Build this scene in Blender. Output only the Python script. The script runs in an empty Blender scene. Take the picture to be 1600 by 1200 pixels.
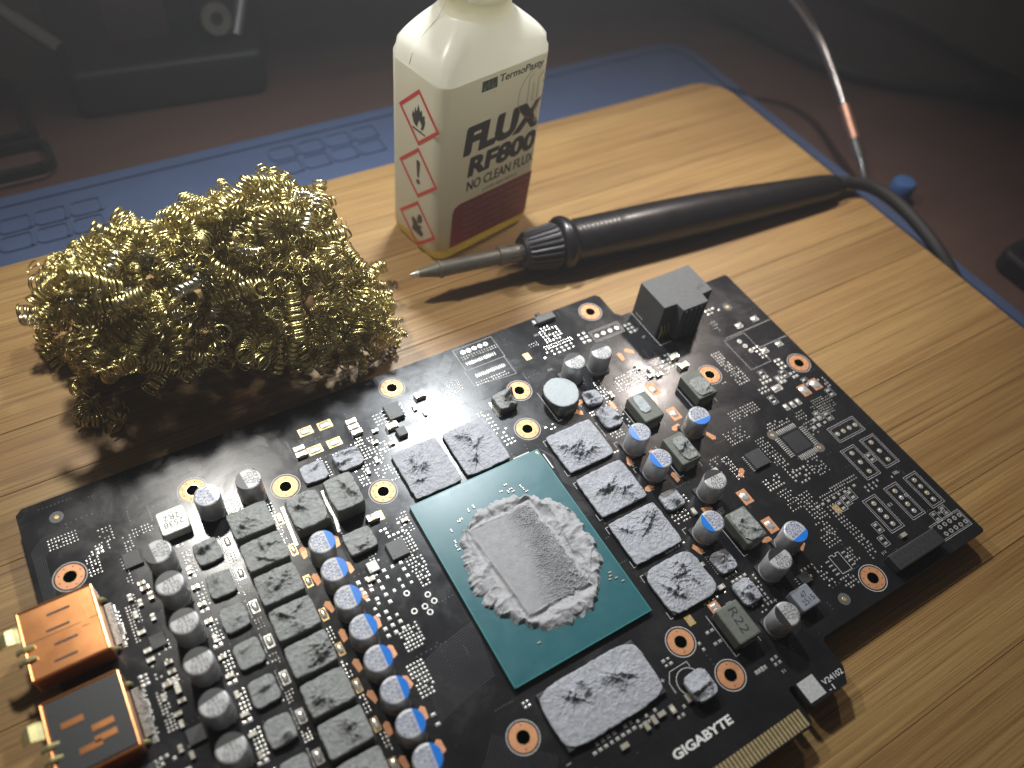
import bpy, bmesh, math, random
import numpy as np
from mathutils import Vector, Matrix

# ------------------------------------------------------------------ camera, world, lamps, exposure
# All lengths below are millimetres (MM turns them into metres). Origin: near-left corner of the
# processor package, x along the long side of the circuit board, y away from the viewer, z up.
MM = 0.001
scene = bpy.context.scene
COL = scene.collection

cam_data = bpy.data.cameras.new("camera")
cam = bpy.data.objects.new("camera", cam_data)
COL.objects.link(cam)
cam_data.sensor_width = 9.8
cam_data.lens = 9.8 * 1277.82 / 1600.0
cam_data.clip_start = 0.005
cam_data.clip_end = 10.0
cam_rows = ((0.85371720, -0.51102929, 0.10008002),
            (0.34613989, 0.70048136, 0.62410980),
            (-0.38904257, -0.49817158, 0.77490061))
cam.matrix_world = Matrix.Translation(Vector((-47.1, -42.1, 181.5)) * MM) @ Matrix(cam_rows).transposed().to_4x4()
cam_data.dof.use_dof = True
cam_data.dof.focus_distance = 0.212
cam_data.dof.aperture_fstop = 2.6
scene.camera = cam

world = bpy.data.worlds.new("World")
scene.world = world
world.use_nodes = True
wbg = world.node_tree.nodes["Background"]
wbg.inputs[0].default_value = (0.85, 0.72, 0.64, 1)
wbg.inputs[1].default_value = 0.055

def lamp(name, loc, aim, watts, radius, color, spread=150):
    d = bpy.data.lights.new(name, 'AREA')
    d.shape = 'DISK'
    d.size = radius * 2 * MM
    d.energy = watts
    d.color = color
    d.spread = math.radians(spread)
    o = bpy.data.objects.new(name, d)
    COL.objects.link(o)
    o.location = Vector(loc) * MM
    o.rotation_euler = (Vector(aim) - Vector(loc)).to_track_quat('-Z', 'Y').to_euler()
    return o

lamp("desk_lamp_head", (85, 189, 200), (55, 95, 0), 0.36, 11, (0.92, 0.97, 1.0), 108)
lamp("desk_lamp_head", (-34, 188, 200), (-30, 95, 0), 0.22, 9, (1.0, 0.97, 0.90), 104)
lamp("desk_lamp_head", (221, 168, 200), (175, 110, 0), 0.14, 9, (1.0, 0.88, 0.80), 92)

scene.view_settings.view_transform = 'Standard'
scene.view_settings.look = 'None'
scene.view_settings.exposure = -0.15
scene.view_settings.gamma = 1.0
scene.view_settings.use_curve_mapping = False
scene.cycles.use_denoising = True
scene.cycles.max_bounces = 8
scene.cycles.sample_clamp_indirect = 4.0
scene.cycles.caustics_reflective = False
scene.cycles.caustics_refractive = False

WOOD = -6.0      # top of the bamboo board
MAT_TOP = -21.0  # top of the silicone mat
DESK = -25.0     # table top

# ------------------------------------------------------------------ noise helpers (numpy)
def _hash(ix, iy, seed):
    n = (ix.astype(np.int64) * 374761393 + iy.astype(np.int64) * 668265263 + seed * 974711) & 0x7fffffff
    n = ((n ^ (n >> 13)) * 1274126177) & 0x7fffffff
    return ((n ^ (n >> 16)) & 0xffff) / 65535.0

def vnoise(x, y, seed):
    ix = np.floor(x); iy = np.floor(y)
    fx = x - ix; fy = y - iy
    fx = fx * fx * (3 - 2 * fx); fy = fy * fy * (3 - 2 * fy)
    a = _hash(ix, iy, seed); b = _hash(ix + 1, iy, seed)
    c = _hash(ix, iy + 1, seed); d = _hash(ix + 1, iy + 1, seed)
    return (a * (1 - fx) + b * fx) * (1 - fy) + (c * (1 - fx) + d * fx) * fy

def fbm(x, y, seed, oct=4):
    s = 0; a = .5
    for k in range(oct):
        s = s + a * vnoise(x * 2 ** k, y * 2 ** k, seed + k * 17)
        a *= .5
    return s

def ridge(x, y, seed, oct=3):
    s = 0; a = .5
    for k in range(oct):
        s = s + a * (1 - np.abs(2 * vnoise(x * 2 ** k, y * 2 ** k, seed + k * 31) - 1)) ** 2
        a *= .5
    return s

def voronoi_edge(x, y, seed):
    ix = np.floor(x); iy = np.floor(y)
    f1 = np.full(x.shape, 9.); f2 = np.full(x.shape, 9.)
    for dx in (-1, 0, 1):
        for dy in (-1, 0, 1):
            cx = ix + dx; cy = iy + dy
            d = np.hypot(cx + _hash(cx, cy, seed) - x, cy + _hash(cx, cy, seed + 5) - y)
            f2 = np.minimum(f2, np.maximum(f1, d)); f1 = np.minimum(f1, d)
    return f2 - f1

# ------------------------------------------------------------------ mesh builder
class MB:
    def __init__(self):
        self.v = []; self.f = []; self.m = []
    def add(self, verts, faces, mi=0):
        n = len(self.v)
        self.v += [tuple(p) for p in verts]
        self.f += [tuple(i + n for i in f) for f in faces]
        self.m += [mi] * len(faces)
        return self
    def box(self, cx, cy, z0, sx, sy, sz, mi=0, top=1.0, rot=0):
        x, y = sx / 2, sy / 2
        vs = []
        for (k, z) in ((1, z0), (top, z0 + sz)):
            for (a, b) in ((-x, -y), (x, -y), (x, y), (-x, y)):
                vs.append((a * k, b * k, z))
        if rot:
            c, s = math.cos(rot), math.sin(rot)
            vs = [(a * c - b * s, a * s + b * c, z) for a, b, z in vs]
        vs = [(a + cx, b + cy, z) for a, b, z in vs]
        return self.add(vs, [(3, 2, 1, 0), (4, 5, 6, 7), (0, 1, 5, 4), (1, 2, 6, 5), (2, 3, 7, 6), (3, 0, 4, 7)], mi)
    def dome(self, cx, cy, z0, sx, sy, h, mi=0):
        # solder pad: base rectangle, smaller shoulder and a raised middle
        x, y = sx / 2, sy / 2
        vs = [(cx + a * x, cy + b * y, z0) for a, b in ((-1, -1), (1, -1), (1, 1), (-1, 1))]
        vs += [(cx + a * x * .75, cy + b * y * .75, z0 + h * .7) for a, b in ((-1, -1), (1, -1), (1, 1), (-1, 1))]
        vs += [(cx, cy, z0 + h)]
        return self.add(vs, [(0, 1, 5, 4), (1, 2, 6, 5), (2, 3, 7, 6), (3, 0, 4, 7), (4, 5, 8), (5, 6, 8), (6, 7, 8), (7, 4, 8)], mi)
    def prism(self, poly, z0, z1, mi=0):
        n = len(poly)
        vs = [(a, b, z0) for a, b in poly] + [(a, b, z1) for a, b in poly]
        return self.add(vs, [tuple(range(n - 1, -1, -1)), tuple(range(n, 2 * n))] + [(i, (i + 1) % n, n + (i + 1) % n, n + i) for i in range(n)], mi)
    def lathe(self, prof, n=32, mi=0, cx=0, cy=0):
        # prof: list of (r, z) from bottom to top, closed with caps when r > 0
        vs = []; fs = []
        for r, z in prof:
            for k in range(n):
                a = 2 * math.pi * k / n
                vs.append((cx + r * math.cos(a), cy + r * math.sin(a), z))
        for j in range(len(prof) - 1):
            for k in range(n):
                k2 = (k + 1) % n
                fs.append((j * n + k, j * n + k2, (j + 1) * n + k2, (j + 1) * n + k))
        fs.append(tuple(range(n - 1, -1, -1)))
        fs.append(tuple((len(prof) - 1) * n + k for k in range(n)))
        return self.add(vs, fs, mi)
    def annulus(self, cx, cy, r0, r1, z0, z1, n=36, mi=0):
        vs = []
        for r, z in ((r0, z0), (r1, z0), (r1, z1), (r0, z1)):
            for k in range(n):
                a = 2 * math.pi * k / n
                vs.append((cx + r * math.cos(a), cy + r * math.sin(a), z))
        fs = []
        for j in range(4):
            for k in range(n):
                k2 = (k + 1) % n; j2 = (j + 1) % 4
                fs.append((j * n + k, j * n + k2, j2 * n + k2, j2 * n + k))
        return self.add(vs, fs, mi)
    def strip(self, pts, w, z0, h, mi=0):
        # raised line along a flat polyline (silkscreen, traces)
        n = len(pts); L = []
        for i, p in enumerate(pts):
            a = Vector(pts[max(i - 1, 0)]); b = Vector(pts[min(i + 1, n - 1)])
            if i in (0, n - 1):
                d = (b - a).normalized(); k = 1
            else:
                d1 = (Vector(p) - a).normalized(); d2 = (b - Vector(p)).normalized()
                d = (d1 + d2).normalized(); k = 1 / max(.4, d.dot(d1))
            L.append(Vector((-d.y, d.x)) * (w / 2 * k))
        vs = []
        for p, o in zip(pts, L):
            vs += [(p[0] + o.x, p[1] + o.y, z0 + h), (p[0] - o.x, p[1] - o.y, z0 + h), (p[0] + o.x, p[1] + o.y, z0), (p[0] - o.x, p[1] - o.y, z0)]
        fs = []
        for i in range(n - 1):
            a, b = i * 4, i * 4 + 4
            fs += [(a + 1, b + 1, b, a), (a, b, b + 2, a + 2), (b + 1, a + 1, a + 3, b + 3)]
        return self.add(vs, fs, mi)
    def tube(self, pts, r, n=10, mi=0, caps=True):
        pts = [Vector(p) for p in pts]; m = len(pts)
        rs = r if isinstance(r, (list, tuple)) else [r] * m
        up = Vector((0, 0, 1)); vs = []; fs = []
        for i in range(m):
            t = (pts[min(i + 1, m - 1)] - pts[max(i - 1, 0)]).normalized()
            if abs(t.dot(up)) > .98: up = Vector((1, 0, 0))
            a = t.cross(up).normalized(); b = a.cross(t).normalized()
            up = b
            for k in range(n):
                g = 2 * math.pi * k / n
                vs.append(pts[i] + (a * math.cos(g) + b * math.sin(g)) * rs[i])
        for i in range(m - 1):
            for k in range(n):
                k2 = (k + 1) % n
                fs.append((i * n + k, i * n + k2, (i + 1) * n + k2, (i + 1) * n + k))
        if caps:
            fs.append(tuple(range(n - 1, -1, -1)))
            fs.append(tuple((m - 1) * n + k for k in range(n)))
        return self.add(vs, fs, mi)
    def mesh(self, name, mats, smooth=False, angle=None):
        me = bpy.data.meshes.new(name)
        me.from_pydata([(a * MM, b * MM, c * MM) for a, b, c in self.v], [], self.f)
        for m in (mats if isinstance(mats, (list, tuple)) else [mats]):
            me.materials.append(m)
        if any(self.m):
            me.polygons.foreach_set("material_index", self.m)
        if smooth or angle:
            me.polygons.foreach_set("use_smooth", [True] * len(me.polygons))
            if angle:
                me.set_sharp_from_angle(angle=math.radians(angle))
        me.update()
        return me

WL = {}   # world position (mm) of every thing and part
def obj(name, me, parent=None, loc=(0, 0, 0), rotz=0.0):
    o = bpy.data.objects.new(name, me)
    COL.objects.link(o)
    WL[o.name] = Vector(loc)
    if parent:
        o.parent = parent
        o.location = (Vector(loc) - WL[parent.name]) * MM
    else:
        o.location = Vector(loc) * MM
    o.rotation_euler[2] = rotz
    return o
def thing(name, label, cat, loc, group=None):
    o = obj(name, None, None, loc)
    o.empty_display_size = 0.01
    o["label"] = label; o["category"] = cat
    if group: o["group"] = group
    return o
def tag(o, label, cat, group=None):
    o["label"] = label; o["category"] = cat
    if group: o["group"] = group
    return o
def soft(o, w, seg=2):
    b = o.modifiers.new("edge", 'BEVEL'); b.width = w * MM; b.segments = seg; b.limit_method = 'ANGLE'; b.angle_limit = math.radians(40)
    return o

# ------------------------------------------------------------------ materials
def new_mat(name):
    m = bpy.data.materials.new(name); m.use_nodes = True
    nt = m.node_tree
    return m, nt, nt.nodes["Principled BSDF"]
def coords(nt, stretch=(1, 1, 1), kind='Object'):
    tc = nt.nodes.new("ShaderNodeTexCoord"); mp = nt.nodes.new("ShaderNodeMapping")
    mp.inputs["Scale"].default_value = tuple(s * 1000 for s in stretch)
    nt.links.new(tc.outputs[kind], mp.inputs[0])
    return mp.outputs[0]
def noise_node(nt, vec, scale, detail=4, rough=.6, dist=0):
    n = nt.nodes.new("ShaderNodeTexNoise")
    n.inputs["Scale"].default_value = scale; n.inputs["Detail"].default_value = detail
    n.inputs["Roughness"].default_value = rough; n.inputs["Distortion"].default_value = dist
    nt.links.new(vec, n.inputs["Vector"])
    return n.outputs["Fac"]
def ramp(nt, fac, stops):
    r = nt.nodes.new("ShaderNodeValToRGB"); e = r.color_ramp.elements
    while len(e) < len(stops): e.new(.5)
    for k, (p, c) in enumerate(stops):
        e[k].position = p
        e[k].color = (c, c, c, 1) if isinstance(c, (int, float)) else (*c, 1)
    nt.links.new(fac, r.inputs[0])
    return r.outputs[0]
def bump(nt, b, h, strength, dist):
    n = nt.nodes.new("ShaderNodeBump")
    n.inputs["Strength"].default_value = strength; n.inputs["Distance"].default_value = dist * MM
    nt.links.new(h, n.inputs["Height"])
    prev = b.inputs["Normal"].links
    if prev: nt.links.new(prev[0].from_socket, n.inputs["Normal"])
    nt.links.new(n.outputs[0], b.inputs["Normal"])
def simple(name, col, rough=.5, metal=0, col2=None, scale=1.0, bs=0, bscale=2.0, bd=.1, rvar=0, coat=0, stretch=(1, 1, 1)):
    """colour mottled between col and col2, gloss varying with fine noise, optional bump"""
    m, nt, b = new_mat(name)
    v = coords(nt, stretch)
    if col2 is None: col2 = tuple(c * .8 for c in col)
    nt.links.new(ramp(nt, noise_node(nt, v, scale), [(.3, col2), (.7, col)]), b.inputs["Base Color"])
    b.inputs["Roughness"].default_value = rough
    b.inputs["Metallic"].default_value = metal
    if coat:
        b.inputs["Coat Weight"].default_value = coat; b.inputs["Coat Roughness"].default_value = .15
    if rvar:
        nt.links.new(ramp(nt, noise_node(nt, v, scale * 1.7, 5), [(.3, max(rough - rvar, .02)), (.75, rough + rvar)]), b.inputs["Roughness"])
    if bs:
        bump(nt, b, noise_node(nt, v, bscale, 5), bs, bd)
    return m

M = {}
# black solder mask with faint copper relief underneath and dust
m, nt, b = new_mat("solder_mask")
v = coords(nt)
mbase = ramp(nt, noise_node(nt, v, .09, 5), [(.3, (.010, .010, .0115)), (.7, (.017, .0165, .018))])
dst = nt.nodes.new("ShaderNodeTexVoronoi"); dst.inputs["Scale"].default_value = .62; nt.links.new(v, dst.inputs["Vector"])
spk = ramp(nt, dst.outputs["Distance"], [(.045, 1.0), (.075, 0.0)])
gate = ramp(nt, noise_node(nt, v, .22, 4), [(.50, 0.0), (.62, .55)])
mul = nt.nodes.new("ShaderNodeMath"); mul.operation = 'MULTIPLY'; nt.links.new(spk, mul.inputs[0]); nt.links.new(gate, mul.inputs[1])
dmx = nt.nodes.new("ShaderNodeMix"); dmx.data_type = 'RGBA'; dmx.inputs["B"].default_value = (.30, .30, .31, 1)
nt.links.new(mul.outputs[0], dmx.inputs["Factor"]); nt.links.new(mbase, dmx.inputs["A"]); nt.links.new(dmx.outputs["Result"], b.inputs["Base Color"])
nt.links.new(ramp(nt, noise_node(nt, v, .075, 7, .68, .5), [(.32, .16), (.52, .25), (.72, .40)]), b.inputs["Roughness"])
b.inputs["Specular IOR Level"].default_value = .34
bump(nt, b, noise_node(nt, v, 3.0, 3), .12, .03)
M['mask'] = m
M['mask_dark'] = simple("solder_mask_line", (.034, .034, .038), .32, 0, (.024, .024, .027), .5)
M['via'] = simple("tented_via", (.15, .15, .15), .35, .3, (.07, .07, .07), .3)
M['pcb_edge'] = simple("board_core", (.05, .045, .035), .6)
M['silk'] = simple("silkscreen_ink", (.50, .50, .49), .6, 0, (.34, .34, .34), 1.5)
M['tin'] = simple("solder_tin", (.74, .73, .69), .30, .6, (.55, .54, .51), .9, .25, 3, .05, .08)
M['tin_dull'] = simple("solder_dull", (.62, .61, .58), .38, .6, (.44, .43, .40), .7, .4, 2, .08, .1)
M['copper'] = simple("bare_copper", (.62, .30, .15), .5, .35, (.52, .235, .11), .6, .1, 3, .04, .1)
M['copper_case'] = simple("connector_copper_shell", (.88, .40, .16), .30, .95, (.74, .31, .12), .07, .06, .5, .1, .04)
M['gold'] = simple("gold_plate", (.78, .54, .22), .34, .6, (.62, .41, .15), .7, .1, 3, .04, .1)
M['finger'] = simple("edge_contact_gold", (.62, .50, .27), .36, .5, (.48, .37, .18), .6)
M['spring'] = simple("spring_brass", (.62, .58, .30), .4, .7, (.45, .40, .18), .6)
M['epoxy'] = simple("black_epoxy", (.035, .036, .038), .5, 0, (.022, .022, .024), 1.5, .2, 6, .03)
M['epoxy_grey'] = simple("grey_epoxy", (.10, .105, .105), .55, 0, (.07, .072, .072), 1.2, .2, 6, .03)
M['can'] = simple("aluminium_can", (.50, .50, .51), .42, .32, (.44, .44, .45), .5, .08, 5, .02, .06)
M['can_top'] = simple("aluminium_top", (.46, .46, .46), .55, .15, (.39, .39, .39), .9, .1, 5, .02, .06)
M['cap_blue'] = simple("blue_sleeve_ink", (.012, .19, .66), .3, 0, (.010, .15, .56), .8)
M['cap_black'] = simple("black_sleeve_ink", (.02, .02, .022), .45, 0, (.012, .012, .013), .8)
M['ink'] = simple("black_print", (.02, .02, .025), .6)
M['ink_blue'] = simple("blue_print", (.03, .08, .30), .6)
M['cap_base'] = simple("capacitor_base_plastic", (.03, .03, .032), .45)
M['ferrite'] = simple("inductor_ferrite", (.135, .145, .12), .55, 0, (.10, .108, .09), .8, .25, 4, .05)
M['ferrite_blue'] = simple("inductor_blue_grey", (.24, .26, .29), .45, 0, (.18, .20, .23), .8, .2, 4, .05)
M['silver_block'] = simple("crystal_case", (.62, .62, .58), .45, .2, (.52, .52, .48), .8, .15, 3, .05)
M['mlcc'] = simple("ceramic_body", (.42, .36, .26), .45, 0, (.30, .25, .17), .8)
M['mlcc_white'] = simple("ceramic_pale", (.68, .64, .52), .5, 0, (.55, .50, .38), .8)
M['glass_green'] = simple("green_patch", (.24, .33, .27), .5)
def putty_mat(name, c, c2):
    m, nt, b = new_mat(name)
    v = coords(nt)
    nt.links.new(ramp(nt, noise_node(nt, v, .9, 6, .65), [(.32, c2), (.68, c)]), b.inputs["Base Color"])
    b.inputs["Roughness"].default_value = .62
    bump(nt, b, noise_node(nt, v, 2.2, 6, .7, .6), .6, .28)
    vo = nt.nodes.new("ShaderNodeTexVoronoi"); vo.feature = 'DISTANCE_TO_EDGE'; vo.inputs["Scale"].default_value = .9
    wv = nt.nodes.new("ShaderNodeVectorMath"); wv.operation = 'ADD'
    nz = nt.nodes.new("ShaderNodeTexNoise"); nz.inputs["Scale"].default_value = .8; nz.inputs["Detail"].default_value = 3
    nt.links.new(v, nz.inputs["Vector"]); nt.links.new(v, wv.inputs[0]); nt.links.new(nz.outputs["Color"], wv.inputs[1])
    nt.links.new(wv.outputs[0], vo.inputs["Vector"])
    bump(nt, b, ramp(nt, vo.outputs[0], [(0, 1.0), (.12, 0.0)]), .35, .12)
    return m
M['putty'] = putty_mat("thermal_putty_blue_grey", (.40, .41, .445), (.275, .285, .315))
M['putty_grey'] = putty_mat("thermal_putty_grey", (.29, .298, .292), (.19, .198, .192))
M['putty_flat'] = putty_mat("thermal_putty_smooth", (.40, .435, .45), (.36, .395, .41))
m, nt, b = new_mat("thermal_paste")
v = coords(nt)
pbase = ramp(nt, noise_node(nt, v, .7, 6, .65), [(.3, (.30, .30, .31)), (.7, (.42, .42, .435))])
fa = nt.nodes.new("ShaderNodeAttribute"); fa.attribute_name = "film"      # how thin the film over the dark silicon is
pmx = nt.nodes.new("ShaderNodeMix"); pmx.data_type = 'RGBA'; pmx.inputs["B"].default_value = (.17, .17, .178, 1)
nt.links.new(fa.outputs["Fac"], pmx.inputs["Factor"]); nt.links.new(pbase, pmx.inputs["A"]); nt.links.new(pmx.outputs["Result"], b.inputs["Base Color"])
b.inputs["Roughness"].default_value = .66
b.inputs["Specular IOR Level"].default_value = .3
bump(nt, b, noise_node(nt, v, 1.8, 6, .7, .4), .6, .22)
M['paste'] = m
M['package'] = simple("package_substrate", (.022, .115, .135), .32, 0, (.018, .100, .118), .12, .05, 2, .03, .05)
M['package_edge'] = simple("package_side", (.02, .20, .20), .4)

# bamboo strips
def bamboo(name):
    m, nt, b = new_mat(name)
    tc = nt.nodes.new("ShaderNodeTexCoord"); oi = nt.nodes.new("ShaderNodeObjectInfo")
    off = nt.nodes.new("ShaderNodeVectorMath"); off.operation = 'SCALE'; off.inputs[0].default_value = (.31, .17, .53)
    nt.links.new(oi.outputs["Random"], off.inputs["Scale"])
    add = nt.nodes.new("ShaderNodeVectorMath"); add.operation = 'ADD'
    nt.links.new(tc.outputs["Object"], add.inputs[0]); nt.links.new(off.outputs[0], add.inputs[1])
    def stretched(sx, sy):
        mp = nt.nodes.new("ShaderNodeMapping"); mp.inputs["Scale"].default_value = (sx * 1000, sy * 1000, sy * 1000)
        nt.links.new(add.outputs[0], mp.inputs[0]); return mp.outputs[0]
    fib = noise_node(nt, stretched(.007, 1.25), 1.0, 5, .6, 0)
    fine = noise_node(nt, stretched(.03, 4.2), 1.0, 3, .6)
    broad = noise_node(nt, stretched(.008, .09), 1.0, 3, .5)
    base = ramp(nt, fib, [(.25, (.200, .112, .038)), (.40, (.315, .196, .070)), (.58, (.392, .256, .100)), (.8, (.455, .312, .130))])
    mx = nt.nodes.new("ShaderNodeMix"); mx.data_type = 'RGBA'; mx.blend_type = 'MULTIPLY'
    mx.inputs["Factor"].default_value = .75
    nt.links.new(base, mx.inputs["A"])
    nt.links.new(ramp(nt, fine, [(.34, (.50, .41, .33)), (.48, (1, 1, 1))]), mx.inputs["B"])
    lines_ = noise_node(nt, stretched(.011, 2.4), 1.0, 2, .5, 0)
    mx3 = nt.nodes.new("ShaderNodeMix"); mx3.data_type = 'RGBA'; mx3.blend_type = 'MULTIPLY'; mx3.inputs["Factor"].default_value = .85
    nt.links.new(mx.outputs["Result"], mx3.inputs["A"])
    nt.links.new(ramp(nt, lines_, [(.31, (.50, .40, .31)), (.40, (1, 1, 1))]), mx3.inputs["B"])
    mx = mx3
    mx2 = nt.nodes.new("ShaderNodeMix"); mx2.data_type = 'RGBA'; mx2.blend_type = 'MULTIPLY'
    mx2.inputs["Factor"].default_value = .85
    nt.links.new(mx.outputs["Result"], mx2.inputs["A"])
    nt.links.new(ramp(nt, broad, [(.3, (.74, .62, .52)), (.68, (1, .97, .93))]), mx2.inputs["B"])
    burn = noise_node(nt, stretched(.05, .07), 1.0, 4, .7)
    mx4 = nt.nodes.new("ShaderNodeMix"); mx4.data_type = 'RGBA'; mx4.blend_type = 'MULTIPLY'; mx4.inputs["Factor"].default_value = 1
    nt.links.new(mx2.outputs["Result"], mx4.inputs["A"])
    nt.links.new(ramp(nt, burn, [(.20, (.55, .46, .40)), (.27, (1, 1, 1))]), mx4.inputs["B"])
    node_ = noise_node(nt, stretched(.9, .012), .16, 2, .4, 0)
    mx5 = nt.nodes.new("ShaderNodeMix"); mx5.data_type = 'RGBA'; mx5.blend_type = 'MULTIPLY'; mx5.inputs["Factor"].default_value = .55
    nt.links.new(mx4.outputs["Result"], mx5.inputs["A"])
    nt.links.new(ramp(nt, node_, [(.20, (.55, .42, .32)), (.245, (1.0, 1.0, 1.0))]), mx5.inputs["B"])
    mx2 = mx5
    hs = nt.nodes.new("ShaderNodeHueSaturation")
    mr = nt.nodes.new("ShaderNodeMapRange"); mr.inputs["To Min"].default_value = .86; mr.inputs["To Max"].default_value = 1.04
    nt.links.new(oi.outputs["Random"], mr.inputs["Value"]); nt.links.new(mr.outputs[0], hs.inputs["Value"])
    nt.links.new(mx2.outputs["Result"], hs.inputs["Color"]); nt.links.new(hs.outputs[0], b.inputs["Base Color"])
    nt.links.new(ramp(nt, fib, [(.3, .52), (.7, .38)]), b.inputs["Roughness"])
    bump(nt, b, fine, .25, .12)
    bump(nt, b, fib, .2, .2)
    return m
M['bamboo'] = bamboo("bamboo_strip")
M['silicone'] = simple("blue_silicone", (.052, .080, .160), .7, 0, (.044, .068, .138), .05, .15, 3, .05)
M['desk'] = simple("dark_desk_wood", (.095, .054, .042), .5, 0, (.066, .037, .029), .03, .1, .5, .1, .08, stretch=(.25, 1, 1))
M['brass'] = simple("brass_ribbon", (.78, .67, .29), .30, .95, (.46, .38, .15), .12, 0, 2, .1, .05)
M['brass_tin'] = simple("tinned_ribbon", (.80, .78, .70), .28, 1, (.60, .54, .36), .2)
M['bakelite'] = simple("dark_handle_plastic", (.012, .010, .010), .36, 0, (.009, .0075, .0075), .1, .05, .4, .1, .06, .1)
M['nut'] = simple("ribbed_nut_plastic", (.03, .025, .024), .42, 0, (.02, .017, .017), .5)
M['steel'] = simple("heat_blued_steel", (.25, .24, .205), .45, .55, (.17, .16, .135), .25, .15, 2, .06, .08)
M['tip_tin'] = simple("tinned_tip", (.75, .75, .68), .28, .7, (.55, .55, .5), .6, .4, 1.5, .1)
M['rubber'] = simple("black_cable_rubber", (.012, .010, .010), .65, 0, (.012, .01, .01), .3)
M['black_metal'] = simple("black_powder_coat", (.009, .008, .008), .55, 0, (.011, .010, .010), .4, .2, 3, .05)
M['chrome'] = simple("polished_steel", (.75, .74, .72), .18, 1, (.6, .6, .6), .5)
M['clip_copper'] = simple("copper_clip_sleeve", (.62, .36, .26), .4, .7, (.45, .24, .17), .4)
M['blue_rubber'] = simple("blue_rubber_foot", (.05, .13, .32), .5)

def see_through(nt, b, amount, col):
    """thin milky wall: part of the light passes through and comes out diffused on the other side"""
    tr_ = nt.nodes.new("ShaderNodeBsdfTranslucent"); tr_.inputs[0].default_value = (*col, 1)
    mx = nt.nodes.new("ShaderNodeMixShader"); mx.inputs[0].default_value = amount
    out = nt.nodes["Material Output"]
    nt.links.new(b.outputs[0], mx.inputs[1]); nt.links.new(tr_.outputs[0], mx.inputs[2]); nt.links.new(mx.outputs[0], out.inputs[0])
# translucent bottle plastic, the yellow flux showing through its lower end
def bottle_mat(name, liquid):
    m, nt, b = new_mat(name)
    tc = nt.nodes.new("ShaderNodeTexCoord"); sx = nt.nodes.new("ShaderNodeSeparateXYZ")
    nt.links.new(tc.outputs["Object"], sx.inputs[0])
    mr = nt.nodes.new("ShaderNodeMapRange"); mr.inputs["From Min"].default_value = 4.0 * MM; mr.inputs["From Max"].default_value = 9 * MM
    nt.links.new(sx.outputs[2], mr.inputs["Value"])
    nt.links.new(ramp(nt, mr.outputs[0], [(0, (.72, .58, .10)), (1, (.82, .80, .72))]), b.inputs["Base Color"])
    b.inputs["Roughness"].default_value = .28
    b.inputs["Subsurface Weight"].default_value = .75
    b.inputs["Subsurface Radius"].default_value = (1.0, .85, .5)
    b.inputs["Subsurface Scale"].default_value = .012
    bump(nt, b, noise_node(nt, coords(nt), .35, 4), .08, .3)
    b.inputs["Subsurface Weight"].default_value = 0
    see_through(nt, b, .62, (.93, .915, .82))
    liq = nt.nodes.new("ShaderNodeMapRange"); liq.inputs["From Min"].default_value = 5 * MM; liq.inputs["From Max"].default_value = 9 * MM
    nt.links.new(sx.outputs[2], liq.inputs["Value"])
    tn = [n_ for n_ in nt.nodes if n_.type == 'BSDF_TRANSLUCENT'][0]
    nt.links.new(ramp(nt, liq.outputs[0], [(0, (.85, .66, .10)), (1, (.93, .915, .82))]), tn.inputs[0])
    return m
M['bottle'] = bottle_mat("bottle_plastic", True)
M['cap_yellow'] = simple("bottle_cap_yellow", (.82, .76, .48), .35, 0, (.78, .72, .42), .3)
see_through(M['cap_yellow'].node_tree, M['cap_yellow'].node_tree.nodes["Principled BSDF"], .5, (.92, .87, .62))
M['label'] = simple("label_paper", (.69, .655, .56), .45, 0, (.65, .615, .52), .08)
see_through(M['label'].node_tree, M['label'].node_tree.nodes["Principled BSDF"], .5, (.92, .885, .76))
M['label_print'] = simple("label_black_ink", (.035, .03, .028), .5)
M['label_red'] = simple("label_red_ink", (.46, .055, .038), .5, 0, (.42, .048, .032), .3)
M['label_red_text'] = simple("label_pale_text", (.62, .40, .33), .5)
M['haz_red'] = simple("hazard_red_ink", (.60, .045, .035), .5)
M['logo_green'] = simple("logo_green_ink", (.05, .19, .09), .5)
M['label_line'] = simple("label_line_ink", (.36, .38, .20), .5)
M['white'] = simple("white_print", (.75, .75, .73), .6)

# ------------------------------------------------------------------ lettering
_tc = {}
def text_mesh(s, w, h, mat, bold=0.0, shear=0.0, depth=.02, bend=None):
    key = (s, w, h, mat.name, bold, shear)
    if key in _tc: return _tc[key]
    cu = bpy.data.curves.new("lettering", 'FONT')
    cu.body = s; cu.size = 1; cu.offset = bold; cu.shear = shear; cu.align_x = 'CENTER'; cu.resolution_u = 3; cu.space_line = .82
    o = bpy.data.objects.new("lettering", cu); COL.objects.link(o)
    dg = bpy.context.evaluated_depsgraph_get(); dg.update()
    me = bpy.data.meshes.new_from_object(o.evaluated_get(dg))
    bpy.data.objects.remove(o); bpy.data.curves.remove(cu)
    n = len(me.vertices); co = np.empty(n * 3); me.vertices.foreach_get("co", co); co = co.reshape(-1, 3)
    lo = co.min(0); hi = co.max(0)
    co[:, 0] = (co[:, 0] - (lo[0] + hi[0]) / 2) * (w / max(hi[0] - lo[0], 1e-6)) * MM
    co[:, 1] = (co[:, 1] - (lo[1] + hi[1]) / 2) * (h / max(hi[1] - lo[1], 1e-6)) * MM
    co[:, 2] = 0
    me.vertices.foreach_set("co", co.ravel())
    me.materials.clear(); me.materials.append(mat); me.update()
    _tc[key] = me
    return me

# =================================================================== SETTING: desk, mat, bamboo board
desk = MB().box(0, 0, DESK - 20, 3000, 3000, 20)
o = obj("table", desk.mesh("table", M['desk']), None, (100, 150, 0)); o["kind"] = "structure"

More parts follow.
